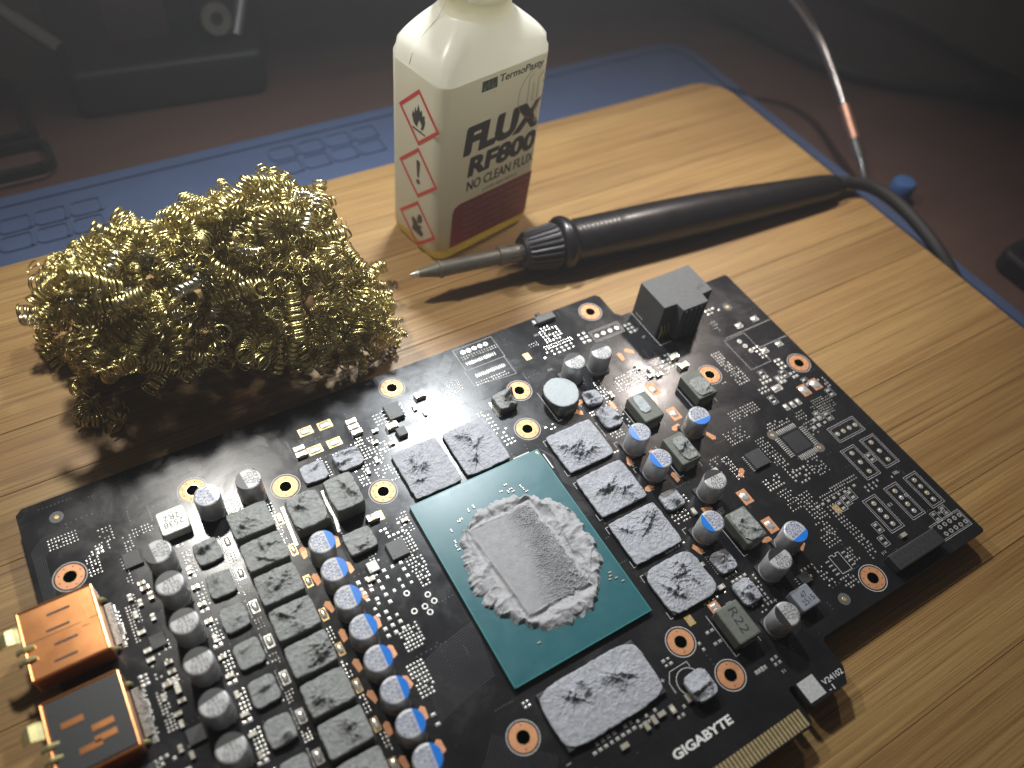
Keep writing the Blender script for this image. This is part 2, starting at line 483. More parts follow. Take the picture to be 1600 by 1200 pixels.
def rounded(x0, x1, y0, y1, r, n=8):
    P = []
    for cx, cy, a0 in ((x1 - r, y0 + r, -90), (x1 - r, y1 - r, 0), (x0 + r, y1 - r, 90), (x0 + r, y0 + r, 180)):
        for k in range(n + 1):
            a = math.radians(a0 + 90 * k / n); P.append((cx + r * math.cos(a), cy + r * math.sin(a)))
    return P
mat_t = thing("silicone_mat", "blue silicone work mat with shallow pockets, under the bamboo board", "mat", (40, 40, DESK))
mb = MB().prism(rounded(-260, 246, -240, 243, 16), DESK, MAT_TOP)
soft(obj("mat_sheet", mb.mesh("mat_sheet", M['silicone']), mat_t), .8)
# raised rim lines round the mat and the walls of its pockets
rim = MB()
def ring_strip(mbx, P, w, z, h):
    mbx.strip(list(P) + [P[0], P[1]], w, z, h)
ring_strip(rim, rounded(-254, 240, -234, 237, 13), 1.6, MAT_TOP, .8)
obj("mat_rim", rim.mesh("mat_rim", M['silicone']), mat_t)
for gx, gy in ((-54, 221), (55, 224)):
    for ix in (-2, -1, 0, 1):
        for iy in (0, 1):
            p = MB(); cx, cy = gx + ix * 11.6 + iy * 1.2, gy - 4.5 + iy * 9.5
            ring_strip(p, rounded(cx - 5.2, cx + 5.2, cy - 3.8, cy + 3.8, 1.6, 4), 1.0, MAT_TOP, .6)
            obj("mat_pocket", p.mesh("mat_pocket", M['silicone']), mat_t)

bb = thing("bamboo_board", "wide bamboo board of glued strips carrying the circuit board", "board", (40, 40, MAT_TOP))
BX0, BX1, BY0, BY1, BR = -230.0, 218.0, -205.0, 188.0, 15.0
def end_inset(y):
    for c, s in ((BY1 - BR, 1), (BY0 + BR, -1)):
        if (y - c) * s > 0:
            return BR - math.sqrt(max(0, BR * BR - (y - c) ** 2))
    return 0
joints = [-31.2 + 19.35 * k for k in range(-9, 12)]
joints = [BY0] + [j for j in joints if BY0 + 4 < j < BY1 - 4] + [BY1]
for a, b2 in zip(joints[:-1], joints[1:]):
    g = .05
    ys = [a + g + (b2 - a - 2 * g) * t / 8 for t in range(9)]
    poly = [(BX1 - end_inset(y), y) for y in ys] + [(BX0 + end_inset(y), y) for y in reversed(ys)]
    cx, cy = -6, (a + b2) / 2
    p = MB().prism([(x - cx, y - cy) for x, y in poly], MAT_TOP - WOOD + .0, 0)
    o = obj("bamboo_strip", p.mesh("bamboo_strip", M['bamboo']), bb, (cx, cy, WOOD))
    soft(o, .12, 1)

# =================================================================== CIRCUIT BOARD
gc = thing("circuit_board", "black graphics card circuit board with grey thermal putty on its chips", "circuit board", (24, 30, -1.6))
def part(name, mb, mats, loc=(0, 0, 0), parent=None, smooth=False, angle=None, rotz=0):
    return obj(name, mb.mesh(name, mats, smooth, angle), parent or gc, loc, rotz)

RINGS = [(81.0, 88.5, 8), (45.3, -21.1, 2), (94.1, -20.1, 8), (127.8, 42.4, 8), (99.2, 51.3, 8), (-75.7, 71.2, 8), (-44.9, 80.9, 8),
         (-24.6, 71.6, 2), (44.7, 71.6, 8), (-3.6, 59.1, 8), (39.7, 59.1, 4), (39.9, -9.3, 2), (-3.4, -9.3, 2), (12.9, 88.4, 8)]
outline = [(-81.5, 94), (-83, 92.5), (-83, -20), (-75, -25.2), (-22, -25.2), (-20, -27), (-20, -38.0), (-19, -38.8), (54.2, -38.8), (55.0, -38.0), (55.0, -30.6), (55.6, -30), (56.4, -30),
           (57, -30.6), (57, -35.3), (57.7, -36), (68.4, -36), (70.6, -32.6), (70.6, -26.2), (71.6, -25.2), (132.0, -25.2), (132.6, -24.6),
           (132.6, 82.4), (132.0, 83), (89.2, 83), (87.6, 84.6), (87.6, 92.8), (86.4, 94)]
from mathutils.geometry import delaunay_2d_cdt
loops = [outline[::-1]]
for x, y, nd in RINGS:
    loops.append([(x + 1.62 * math.cos(-2 * math.pi * k / 24), y + 1.62 * math.sin(-2 * math.pi * k / 24)) for k in range(24)])
cv = []; ce = []
for L in loops:
    n0 = len(cv); cv += [Vector(p) for p in L]; ce += [(n0 + i, n0 + (i + 1) % len(L)) for i in range(len(L))]
dv, de, df, _a, _b, _c = delaunay_2d_cdt(cv, ce, [], 3, 1e-4)
pan = MB(); nv = len(dv)
pan.v = [(p.x, p.y, 0) for p in dv] + [(p.x, p.y, -1.6) for p in dv]
for f in df:
    pan.f += [tuple(f), tuple(i + nv for i in reversed(f))]; pan.m += [0, 0]
cnt = {}
for f in df:
    for i in range(len(f)):
        e_ = (f[i], f[(i + 1) % len(f)]); cnt[e_] = 1
for (i, j) in list(cnt):
    if (j, i) not in cnt:
        pan.f.append((j, i, i + nv, j + nv)); pan.m.append(1)
part("board_panel", pan, [M['mask'], M['pcb_edge']])
# spacers: the parts on the underside that carry the board above the bamboo
for x, y in ((-60, 40), (-60, 85), (20, 20), (60, 75), (110, 60), (110, -10), (20, -20)):
    part("underside_component", MB().box(0, 0, WOOD - (-1.6) , 7, 7, -WOOD - 1.6), M['epoxy'], (x, y, -1.6))

# mounting holes: copper ring, printed white ring, small vias, lined barrel
ring_me = MB().annulus(0, 0, 1.62, 3.15, .012, .05).mesh("copper_ring", M['copper'])
silk_me = MB().annulus(0, 0, 3.5, 3.72, .008, .03, 48).mesh("printed_ring", M['silk'])
barrel_me = MB().annulus(0, 0, 1.50, 1.61, -1.6, .06, 28).mesh("hole_barrel", M['gold'])
via_me = MB().lathe([(.17, .05), (.17, .062)], 8).mesh("via_dot", M['ink'])
for x, y, nd in RINGS:
    h = obj("mounting_hole", ring_me, gc, (x, y, 0))
    obj("printed_ring", silk_me, h, (x, y, 0)); obj("hole_barrel", barrel_me, h, (x, y, 0))
    for k in range(nd):
        a = 2 * math.pi * (k + .4) / nd
        obj("via_dot", via_me, h, (x + 2.5 * math.cos(a), y + 2.5 * math.sin(a), 0))
fid_me = MB().lathe([(1.6, .006), (1.6, .02)], 28).mesh("fiducial_disc", M['epoxy_grey'])
dot_me = MB().lathe([(.55, .02), (.5, .05)], 16).mesh("fiducial_dot", M['gold'])
for x, y in ((83.2, -20.6), (-74.9, 88.1), (101.3, 25.6), (110.7, 16.1), (123, 71)):
    f = obj("fiducial_mark", fid_me, gc, (x, y, 0)); obj("fiducial_dot", dot_me, f, (x, y, 0))

# ------------------------------------------------------------------ traces under the mask
rng = random.Random(11)
def traces(n, start, step, path, w=.16):
    mbx = MB()
    for k in range(n):
        ox, oy = start[0] + step[0] * k, start[1] + step[1] * k
        mbx.strip([(ox + a, oy + b) for a, b in path], w, 0, .02)
    o = part("trace_bundle", mbx, M['mask_dark']); o["kind"] = "stuff"
traces(24, (-8.5, -23), (-.42, .46), [(0, 0), (5, 2.4), (9.5, 6.9)], .2)
traces(22, (-17.5, 2), (.1, .62), [(0, 0), (9, 2.2), (15.5, 3.2)], .2)
traces(9, (-60, 90.2), (0, -.42), [(0, 0), (34, 0), (36, -2)], .14)
traces(7, (-81.8, 55), (.38, -.38), [(0, 0), (0, 26), (3, 29), (9, 29)], .14)
traces(12, (22, 69.6), (.36, .30), [(0, 0), (12, 0), (14, -2)], .12)
traces(14, (39.2, 40), (.22, -.35), [(0, 0), (1.5, 8), (0, 12)], .1)
traces(8, (29, 86), (-.12, .42), [(-10, 0), (0, 0), (4, 4)], .13)
traces(10, (96, 62), (.15, .38), [(0, 0), (10, 0), (16, -5)], .13)
traces(16, (60, -22.6), (.5, .1), [(0, 0), (3, 3), (3, 8)], .1)
traces(8, (8, 75.5), (-.05, .45), [(0, 0), (10, 0), (13, 3), (22, 3)], .14)

# ------------------------------------------------------------------ processor package and paste
PK = part("processor_package", MB().box(19, 25.75, .25, 38, 51.5, 1.0), M['package'])
soft(PK, .08, 1)
part("package_rim", MB().strip([(.1, .1), (37.9, .1), (37.9, 51.4), (.1, 51.4), (.1, .1), (.3, .1)], .25, 1.25, .012), M['package_edge'], parent=PK)
part("solder_ball_field", MB().box(19, 25.75, 0, 36, 49, .25), M['epoxy'], parent=PK)
tri = MB().prism([(36.9, 50.9), (37.5, 50.9), (37.5, 49.8)], 1.252, 1.275)
part("corner_mark", tri, M['gold'], parent=PK)
for x, y, w, h in ((39.2, 47.6, .35, 5.0), (33.6, 52.4, 5, .3)):
    part("printed_corner_line", MB().box(x, y, .004, w, h, .03), M['white'])
PO = [(9.6, 40.1), (18.2, 42.8), (28.4, 40.6), (35.0, 34.0), (36.0, 25.2), (35.0, 17.3), (32.5, 12.8), (26.8, 7.5), (18.6, 6.2), (9.4, 11.2), (5.4, 16.0), (3.3, 22.0), (4.6, 31.5), (6.2, 36.4)]
PC = (19.2, 25.2)
pa = sorted((math.atan2(y - PC[1], x - PC[0]), math.hypot(x - PC[0], y - PC[1])) for x, y in PO)
th = np.array([a for a, r in pa]); rr = np.array([r for a, r in pa])
th = np.concatenate([th - 2 * np.pi, th, th + 2 * np.pi]); rr = np.tile(rr, 3)
NX, NY = 250, 280
gx, gy = np.meshgrid(np.linspace(2, 37, NX), np.linspace(4, 44.5, NY))
ang = np.arctan2(gy - PC[1], gx - PC[0]); rad = np.hypot(gx - PC[0], gy - PC[1])
R_ = np.interp(ang, th, rr) + (fbm(np.cos(ang) * 9 + 20, np.sin(ang) * 9 + 20, 3, 4) - .5) * 2.6 + (vnoise(ang * 22 + 90, rad * 0 + 2, 8) - .5) * .9
edge = R_ - rad                                   # > 0 inside
# imprint of the die (slightly skewed rectangle)
ux = (gx - 10.4) / 17.3 + (gy - 25) * .004; uy = (gy - 12.4) / 26.0
dd = np.minimum(np.minimum(ux, 1 - ux) * 17.3, np.minimum(uy, 1 - uy) * 26.0)   # > 0 inside the die
dd = dd + (fbm(gx * .45 + 11, gy * .45, 301, 4) - .5) * 2.2 * np.clip((ux + .25 - uy * .2), 0, 1)
inside = 1 / (1 + np.exp(-dd * 4))
q = np.clip(edge / np.maximum(edge - np.minimum(dd, 0), .4), 0, 1)               # 0 outer rim .. 1 at the die
lump = fbm(gx * .34 + 5, gy * .34, 21, 2); cr = ridge(gx * .24 + 2 + lump, gy * .24 + 7, 33, 2)
flap = np.abs(vnoise(ang * 3.6 + 40, rad * .35, 14) - .5) * 2
ringh = .35 + 1.25 * np.exp(-((q - .40) / .30) ** 2) * (.35 + 1.2 * lump) + 1.25 * (cr - .48) + .75 * np.clip((flap - .5) * 6, 0, 1) * lump
ringh = ringh * np.clip(edge / .55, 0, 1) ** .6
moat = np.exp(-((dd + .75) / .55) ** 2) * .8 * np.clip(vnoise(gx * .3, gy * .3, 45) * 1.6 - .35, 0, 1)
hc = voronoi_edge(gx * .72 + fbm(gx, gy, 4) * .8, gy * .72 + fbm(gy, gx, 9) * .8, 77)
hc2 = voronoi_edge(gx * 1.7, gy * 1.7, 18)
wgt = np.clip((ux - .38) * 3.2 + (.45 - uy) * .9 + (fbm(gx * .2, gy * .2, 55) - .5) * 1.2, 0, 1)
wl = np.clip((ux - .45) * 3, 0, 1) * np.clip((.5 - uy) * 3, 0, 1)
dieh = .80 + .05 * fbm(gx * .8, gy * .8, 61) + wgt * ((1 - np.clip(hc2 / .28, 0, 1)) * .34 * (1 - wl) + wl * (1 - np.clip(hc / .18, 0, 1)) * .42 + .40 * (fbm(gx * 1.1, gy * 1.1, 62) - .5)) - .12 * np.clip((.95 - ux) * 6, 0, 1) * wgt
rimb = (.10 + .35 * vnoise(gx * .5, gy * .5, 44)) * np.exp(-((dd - .1) / .35) ** 2)
hz = inside * (dieh + rimb) + (1 - inside) * np.maximum(ringh - moat, .10)
hz = np.where(edge > 0, hz, -.05)
hz += (fbm(gx * 2.2, gy * 2.2, 90) - .5) * .12 * (edge > 0) * (.35 + .65 * (1 - inside))
keep = edge > -.12
idx = -np.ones(NX * NY, int); kf = keep.ravel(); idx[kf] = np.arange(kf.sum())
P = np.stack([gx.ravel(), gy.ravel(), 1.26 + np.maximum(hz.ravel(), -.02)], 1)[kf]
fs = []
K = keep
quad = K[:-1, :-1] & K[1:, :-1] & K[:-1, 1:] & K[1:, 1:]
jj, ii = np.nonzero(quad)
n0 = idx[jj * NX + ii]; n1 = idx[jj * NX + ii + 1]; n2 = idx[(jj + 1) * NX + ii + 1]; n3 = idx[(jj + 1) * NX + ii]
pm = MB(); pm.v = [tuple(p) for p in P]; pm.f = list(zip(n0.tolist(), n1.tolist(), n2.tolist(), n3.tolist())); pm.m = [0] * len(pm.f)
po_ = part("thermal_paste", pm, M['paste'], parent=PK, smooth=True)
thin = (inside * (.35 + .65 * wgt) * np.clip(1.15 - 1.1 * np.clip((dieh - .78) / .3, 0, 1), 0, 1)).ravel()[kf]
at = po_.data.attributes.new("film", 'FLOAT', 'POINT'); at.data.foreach_set("value", thin.astype(np.float32))
po_["label"] = "grey thermal paste squeezed out around the die imprint"
# little capacitors round the die
sm = MB().box(-.28, 0, 0, .2, .38, .25, 0).box(.28, 0, 0, .2, .38, .25, 0).box(0, 0, 0, .38, .34, .24, 1).mesh("substrate_capacitor", [M['tin'], M['mlcc']])
for x, y in ((6.0, 40.6), (5.4, 37.4), (5.0, 36.3), (5.2, 35.2), (22.6, 44.6), (24.2, 43.7), (25.2, 44.1), (25.4, 43.2), (27.9, 43.6), (28.1, 42.6), (28.6, 41.6), (8.9, 42.0), (9.6, 42.3), (12.5, 43.6), (14.1, 44.0), (33.6, 11.2), (34.2, 11.9), (34.6, 12.7), (35.2, 10.8), (36.2, 9.4), (10.1, 6.2), (24.6, 45.8)):
    obj("substrate_capacitor", sm, PK, (x, y, 1.25), rng.choice((0, 1.57)))

# ------------------------------------------------------------------ thermal putty patches
def putty_patch(w, d, t, seed, peaks, corner=1.2, N=46, rough=1.0, over=0.0):
    """a pulled-up sheet of putty: wrinkles that run to torn peaks, ragged edge; origin bottom centre"""
    r = random.Random(seed)
    u = np.linspace(-1, 1, N)
    X, Y = np.meshgrid(u, u)
    # square grid pressed into a rounded rectangle
    k = corner / max(w, d)
    sq = np.maximum(np.abs(X), np.abs(Y)); ci = np.hypot(X, Y) + 1e-9
    shrink = 1 - k * .9 * (np.abs(X * Y)) ** 5
    gx = X * shrink * w / 2; gy = Y * shrink * d / 2
    e = np.clip((sq - .86) / .14, 0, 1)
    jx = (fbm(gx * .7 + seed, gy * .7, seed) - .5) * .45 * e; jy = (fbm(gx * .7, gy * .7 + seed, seed + 3) - .5) * .45 * e
    gx = gx + jx; gy = gy + jy
    h = t + rough * (.10 * (fbm(gx * .5, gy * .5, seed + 9) - .5) * 2)
    for j in range(peaks):
        px, py = r.uniform(-.30, .30) * w, r.uniform(-.30, .30) * d
        a = r.uniform(0, 6.3); ln = r.uniform(.3, 1.9) * min(1, w / 10); s = r.uniform(.8, 1.5)
        wob = (fbm(gx * 1.3, gy * 1.3, seed + j * 5) - .5) * 1.1
        lx = (gx - px) * math.cos(a) + (gy - py) * math.sin(a); ly = -(gx - px) * math.sin(a) + (gy - py) * math.cos(a) + wob
        dx = np.maximum(np.abs(lx) - ln, 0); dist = np.hypot(dx, ly)
        fall = np.where(ly > 0, .26, .85) * s                       # torn face on one side, long flank on the other
        crest = .55 + .9 * vnoise(lx * 1.6 + 30, ly * .2 + 9, seed + j)
        ang_ = np.arctan2(gy - py, gx - px)
        spoke = (1 - np.abs(np.sin(ang_ * r.randint(5, 9) + fbm(gx * .5, gy * .5, seed + j) * 7))) ** 3
        h = h + rough * (r.uniform(.8, 1.4) * s * crest * np.exp(-dist / fall) + .34 * spoke * np.exp(-dist / (2.6 * s)))
    h = h + rough * (.32 * (ridge(gx * .40 + fbm(gx, gy, seed) * .8, gy * .40, seed + 40, 3) - .4) + .10 * (fbm(gx * 2.3, gy * 2.3, seed + 50) - .5))
    h = np.maximum(h, .06)
    h = h * (1 - e ** 5 * .45)
    mbx = MB()
    V = np.stack([gx.ravel(), gy.ravel(), h.ravel()], 1)
    F = [(j * N + i, j * N + i + 1, (j + 1) * N + i + 1, (j + 1) * N + i) for j in range(N - 1) for i in range(N - 1)]
    mbx.add(V.tolist(), F)
    # skirt down to the part
    loop = [i for i in range(N)] + [j * N + N - 1 for j in range(1, N)] + [(N - 1) * N + i for i in range(N - 2, -1, -1)] + [j * N for j in range(N - 2, 0, -1)]
    L = len(loop)
    sk = [(V[i][0], V[i][1], -over) for i in loop]
    base = len(mbx.v)
    mbx.v += sk
    for a_ in range(L):
        b_ = (a_ + 1) % L
        mbx.f.append((loop[b_], loop[a_], base + a_, base + b_)); mbx.m.append(0)
    return mbx
seed_n = [100]
def chip_with_putty(name, x, y, w, d, h, mat, pm='putty', peaks=3, corner=.6, N=46, grow=.3, t=.22, rough=1.0, rot=0, over=.3):
    seed_n[0] += 7
    c = part(name, MB().box(0, 0, .04, w, d, h - .04), mat, (x, y, 0), rotz=rot)
    soft(c, min(.35, h * .2), 2)
    p = putty_patch(w + grow, d + grow, t, seed_n[0], peaks, corner, N, rough, over)
    part("thermal_putty", p, M[pm], (x, y, h), parent=c, smooth=True)
    return c
for (x, y, w, d) in ((9.1, 60.0, 12.7, 14.8), (23.9, 60.0, 12.6, 14.6)):
    chip_with_putty("memory_chip", x, y, w, d, 1.1, M['epoxy'], peaks=4, N=110, grow=.5)
for k, y in enumerate((47.3, 32.3, 17.4, 2.4)):
    chip_with_putty("memory_chip", 49.1, y, 14.2, 12.3, 1.1, M['epoxy'], peaks=5, N=110, corner=2.6 if k == 3 else .6, grow=.5)
for x in (9.7, 23.0):
    c = part("memory_chip", MB().box(0, 0, .04, 13.0, 13.6, 1.06), M['epoxy'], (x, -10.2, 0)); soft(c, .2, 2)
part("thermal_putty", putty_patch(26.8, 14.2, .32, 731, 5, 4.2, 150, .8, .3), M['putty'], (16.35, -10.2, 1.1), parent=c, smooth=True)["label"] = "one slab of thermal putty across both near memory chips"
# left phase column: inductors and power stages
PH = [63.6 - 9.2 * k for k in range(8)]
for y in PH:
    chip_with_putty("power_inductor", -35.7, y + .3, 9.5, 7.5, 4.3, M['ferrite'], 'putty_grey', 3, .5, 56, .1, .25, .8)
for y in PH:
    chip_with_putty("power_stage_chip", -47.0, y - 1.2, 5.6, 6.0, 1.0, M['epoxy'], 'putty_grey', 1, 1.0, 26, .2, .35, .9)
chip_with_putty("power_inductor", -23.0, 60.6, 8.0, 9.2, 4.3, M['ferrite'], 'putty_grey', 2, 2.4, 44, .3, .4, 1.0)
chip_with_putty("power_inductor", -13.4, 60.6, 7.3, 9.6, 5.2, M['ferrite'], 'putty_grey', 2, .8, 44, .1, .35, .9)
chip_with_putty("controller_chip", -16.9, 71.8, 6.2, 5.6, .9, M['epoxy'], 'putty', 1, 1.0, 30, .1, .25, .6)
chip_with_putty("controller_chip", -7.6, 71.5, 6.6, 5.2, .9, M['epoxy'], 'putty', 2, 1.4, 34, .6, .35, 1.0)
chip_with_putty("power_stage_chip", -14.8, 48.3, 7.0, 6.0, 1.6, M['epoxy'], 'putty_grey', 2, .8, 34, .2, .35, 1.0)
for x, y, w, d in ((61.6, 59.3, 5.0, 4.6), (62.0, 51.5, 5.4, 6.4), (61.3, 21.9, 5.4, 5.2), (62.0, 1.6, 5.2, 5.6), (61.9, -7.4, 5.2, 6.0)):
    chip_with_putty("power_stage_chip", x, y, w, d, .95, M['epoxy'], 'putty', 2, 1.2, 34, .3, .35, 1.1)
chip_with_putty("small_inductor", 38.0, 69.0, 5.6, 5.4, 2.6, M['ferrite'], 'putty_grey', 2, .8, 32, .1, .3, 1.3)
chip_with_putty("small_inductor", 36.6, -19.8, 5.6, 5.8, 2.2, M['epoxy'], 'putty', 2, 2.2, 36, .8, .5, 1.1)
# right hand inductors, partly smeared
IND = [(71.7, 48.4), (90.7, 47.9), (72.2, 32.4), (72.2, 6.0), (53.2, -12.8), (52.7, 63.0)]
for k, (x, y) in enumerate(IND):
    c = part("power_inductor", MB().box(0, 0, .25, 6.6, 9.4, 3.95), M['ferrite'], (x, y, 0)); soft(c, .45, 2)
    seed_n[0] += 7
    for s in (-1, 1):
        part("terminal", MB().box(x, y + s * 4.72, .02, 3.0, .5, 2.2), M['tin_dull'], parent=c)
    if k in (0, 1, 2, 3):
        dims = ((3.2, 6.2, -.6, 1.0), (5.6, 6.4, 0, -1.0), (4.4, 7.6, .5, -.4), (5.8, 8.6, 0, 0))[k]
        p = putty_patch(dims[0], dims[1], .25, seed_n[0], 2, 2.4, 40, .9 if k else .35)
        part("thermal_putty", p, M['putty_flat' if k == 0 else 'putty_grey'], (x + dims[2], y + dims[3], 4.2), parent=c, smooth=True)
    if k == 5:
        prof = [(4.5, 0), (4.95, .25), (4.85, .5), (4.6, .6)]
        dm = MB().lathe(prof, 48)
        dm.v = [(a * (1 + .03 * math.sin(3 * math.atan2(b_, a) + 1) + .008 * math.sin(11 * math.atan2(b_, a))), b_ * 1.05 * (1 + .015 * math.sin(5 * math.atan2(b_, a)) + .008 * math.sin(17 * math.atan2(b_, a))), z) for a, b_, z in dm.v]
        part("thermal_putty", dm, M['putty_flat'], (x, y, 4.2), parent=c, smooth=False)["label"] = "smooth round pat of thermal putty"
    if k == 4:
        obj("lettering", text_mesh("R22", 6.4, 2.3, M['ink']), c, (x + .3, y + .2, 4.225), math.radians(-95))
c = part("power_inductor", MB().box(0, 0, .25, 5.8, 5.6, 2.9), M['ferrite_blue'], (72.6, -15.9, 0)); soft(c, .4)
obj("lettering", text_mesh("47\n2515", 3.8, 3.0, M['ink']), c, (72.7, -16.0, 3.175), math.radians(6))
c = part("crystal_block", MB().prism(rounded(-3.3, 3.3, -3.35, 3.35, .7, 3), .1, 3.0), M['silver_block'], (-51.5, 73.1, 0)); soft(c, .25)
obj("lettering", text_mesh("2538\n2R2", 4.6, 3.4, M['ink']), c, (-51.5, 73.1, 3.03), math.radians(180))

# ------------------------------------------------------------------ electrolytic capacitors
CH, CRAD = 7.9, 3.1
can_me = MB().lathe([(CRAD, .55), (CRAD, .9), (CRAD - .14, 1.15), (CRAD, 1.4), (CRAD, CH - .45), (CRAD - .1, CH - .15), (CRAD - .38, CH)], 40).mesh("can", M['can'], angle=50)
top_me = MB().lathe([(CRAD - .42, CH - .02), (CRAD - .46, CH + .025)], 40).mesh("can_top", M['can_top'])
base_me = MB().prism([(-3, -2.2), (-2.2, -3), (2.2, -3), (3, -2.2), (3, 3), (-3, 3)], .03, .58).mesh("capacitor_base", M['cap_base'])
def seg_mesh(name, mat, chord):
    P = []
    R0 = CRAD - .10
    a0 = math.acos(chord / R0)
    for k in range(15):
        a = -a0 + 2 * a0 * k / 14; P.append((R0 * math.cos(a), R0 * math.sin(a)))
    mbx = MB().prism(P, CH - .12, CH + .045)
    return mbx.mesh(name, mat)
seg_blue = seg_mesh("polarity_mark", M['cap_blue'], 1.25)
seg_black = seg_mesh("polarity_mark", M['cap_black'], 1.05)
TXT_S = text_mesh("5KF30\nG270\n16V", 4.3, 3.5, M['ink'], .0)
TXT_B = text_mesh("UVB9\n82XC\nQUX", 4.3, 3.5, M['ink_blue'], .0)
def capacitor(x, y, kind, ang):
    a = math.radians(ang)
    e = obj("capacitor", can_me, gc, (x, y, 0))
    e.rotation_euler = (rng.uniform(-.025, .025), rng.uniform(-.025, .025), 0)
    a += rng.uniform(-.09, .09)
    obj("can_top", top_me, e, (x, y, 0))
    obj("capacitor_base", base_me, e, (x, y, 0))
    obj("polarity_mark", seg_blue if kind == 'b' else seg_black, e, (x, y, 0), a)
    off = -.75
    obj("lettering", TXT_B if kind == 'b' else TXT_S, e, (x + off * math.cos(a), y + off * math.sin(a), CH + .04), a + (math.radians(-90) if kind == 'b' else math.radians(90)))
    return e
for k in range(8): capacitor(-23.8, 49.0 - 7.7 * k, 'b', 0)
for k, y in enumerate((63.7, 54.8, 45.0, 35.4, 25.4, 15.6, 5.8)): capacitor(-56.5, y, 's', 180 if k == 0 else 95)
capacitor(-32.6, 72.6, 's', 180); capacitor(-42.6, 72.9, 'b', 10)
for x, y, a in ((62.4, 40.2, 180), (62.3, 31.0, 180), (81.0, 37.4, -90), (62.7, 10.0, 180), (79.9, -2.6, -80)): capacitor(x, y, 'b', a)
for x, y, a in ((60.5, 68.6, 90), (69.8, 68.4, 90), (71.5, 19.0, 90), (71.2, -6.1, 95), (62.8, -17.5, 180)): capacitor(x, y, 's', a)

# ------------------------------------------------------------------ integrated circuits and connectors
def ic(x, y, w, d, h, pins, side, mat='epoxy'):
    c = part("chip", MB().box(0, 0, .08, w, d, h), M[mat], (x, y, 0)); soft(c, .12, 1)
    part("pin_one_dot", MB().lathe([(.22, h + .081), (.22, h + .09)], 10), M['ink'], (x - w * .33, y - d * .33, 0), parent=c)
    for k in range(pins):
        t = (k - (pins - 1) / 2)
        if side in 'xb':
            for s in (-1, 1):
                part("pin", MB().box(x + s * (w / 2 + .3), y + t * d / pins, .02, .7, .32, .25, top=.9), M['tin'], parent=c)
        if side in 'yb':
            for s in (-1, 1):
                part("pin", MB().box(x + t * w / pins, y + s * (d / 2 + .3), .02, .32, .7, .25, top=.9), M['tin'], parent=c)
ic(9.5, 80.1, 4.4, 5.2, 1.5, 4, 'x', 'epoxy_grey')
ic(8.4, 73.0, 2.6, 2.8, 1.4, 0, 'x', 'epoxy_grey')
ic(-7.6, 42.6, 4.6, 4.8, 1.0, 0, 'x', 'epoxy_grey')
ic(91.1, 21.2, 5.2, 5.4, 1.0, 9, 'x')
ic(77.5, -11.8, 3.0, 2.8, 1.0, 4, 'x')
ic(-72.0, 21.0, 3.0, 4.0, 1.0, 4, 'x'); ic(-63.0, 47.0, 3.4, 3.4, .8, 0, 'x'); ic(-62.5, 68.8, 4.0, 4.2, .8, 0, 'x'); ic(-62.0, 24.0, 3.6, 3.6, .8, 0, 'x')
ic(-14.8, 41.1, 2.6, 2.8, .9, 0, 'x', 'silver_block')
# unpopulated square footprint: pins of a missing chip
for s in (-1, 1):
    for k in range(11):
        t = (k - 5) * .64
        for px, py, sx, sy in ((106.3 + s * 4.7, 20.6 + t, 1.7, .34), (106.3 + t, 20.6 + s * 4.7, .34, 1.7)):
            part("contact_pad", MB().dome(px, py, .004, sx, sy, .16), M['tin'])
part("bare_square", MB().box(106.3, 20.6, .003, 6.2, 6.2, .03), M['mask_dark'])
# outline print of a missing small chip
def outline_print(pts, w=.16, closed=True):
    w *= .8
    P = list(pts)
    if closed: P = P + [P[0], ((P[0][0] * .98 + P[1][0] * .02), (P[0][1] * .98 + P[1][1] * .02))]
    part("printed_outline", MB().strip(P, w, .004, .022), M['silk'])
def rect_print(x0, y0, x1, y1, w=.16): outline_print([(x0, y0), (x1, y0), (x1, y1), (x0, y1)], w)
outline_print([(88, -10.3), (89.2, -10.3), (89.2, -10.9), (90.2, -10.9), (90.2, -10.3), (91.3, -10.4), (91.2, -15.6), (87.9, -15.5)], .2)
for k in range(4):
    for s in (-1, 1):
        part("contact_pad", MB().dome(89.6 + s * 2.9, -11.2 - 1.25 * k, .004, 1.3, .4, .06), M['tin'])

# power connector
pc = part("power_connector", MB().prism([(93, 82.6), (93, 70.7), (97.6, 70.5), (97.7, 67.4), (107.2, 67.3), (107.5, 70.5), (111.6, 70.7), (111.6, 82.6)], .1, 13), M['epoxy_grey'], (0, 0, 0)); soft(pc, .15, 1)
for k in range(5):
    part("rib", MB().box(98.6 + 1.9 * k, 67.15, .2, .5, .35, 12.2), M['epoxy_grey'], parent=pc)
for k, x in enumerate((94.0, 95.3, 96.7)):
    part("connector_pin", MB().tube([(x, 69.9, .05), (x, 69.6, 3.4), (x, 70.6, 5.0)], .22, 8), M['finger'], parent=pc)
part("side_slot", MB().box(92.98, 79.2, 1.2, .12, 3.4, .3), M['finger'], parent=pc)
obj("lettering", text_mesh("PCI", 2.6, 1.4, M['epoxy'], .02), pc, (108.6, 73.4, 13.03), math.radians(25))
outline_print([(92.7, 83), (92.7, 67.3), (97, 67.3)], .2, False)
# low black socket at the near edge
sk = part("pin_socket", MB().box(109, -20.2, .1, 17.5, 4.6, 2.6), M['epoxy'], (0, 0, 0)); soft(sk, .3)
for k in range(9):
    for s in (-1, 1):
        part("contact_hole", MB().box(101.6 + 1.85 * k, -20.2 + s * 1.0, 2.7, .7, .5, .04), M['ink'], parent=sk)
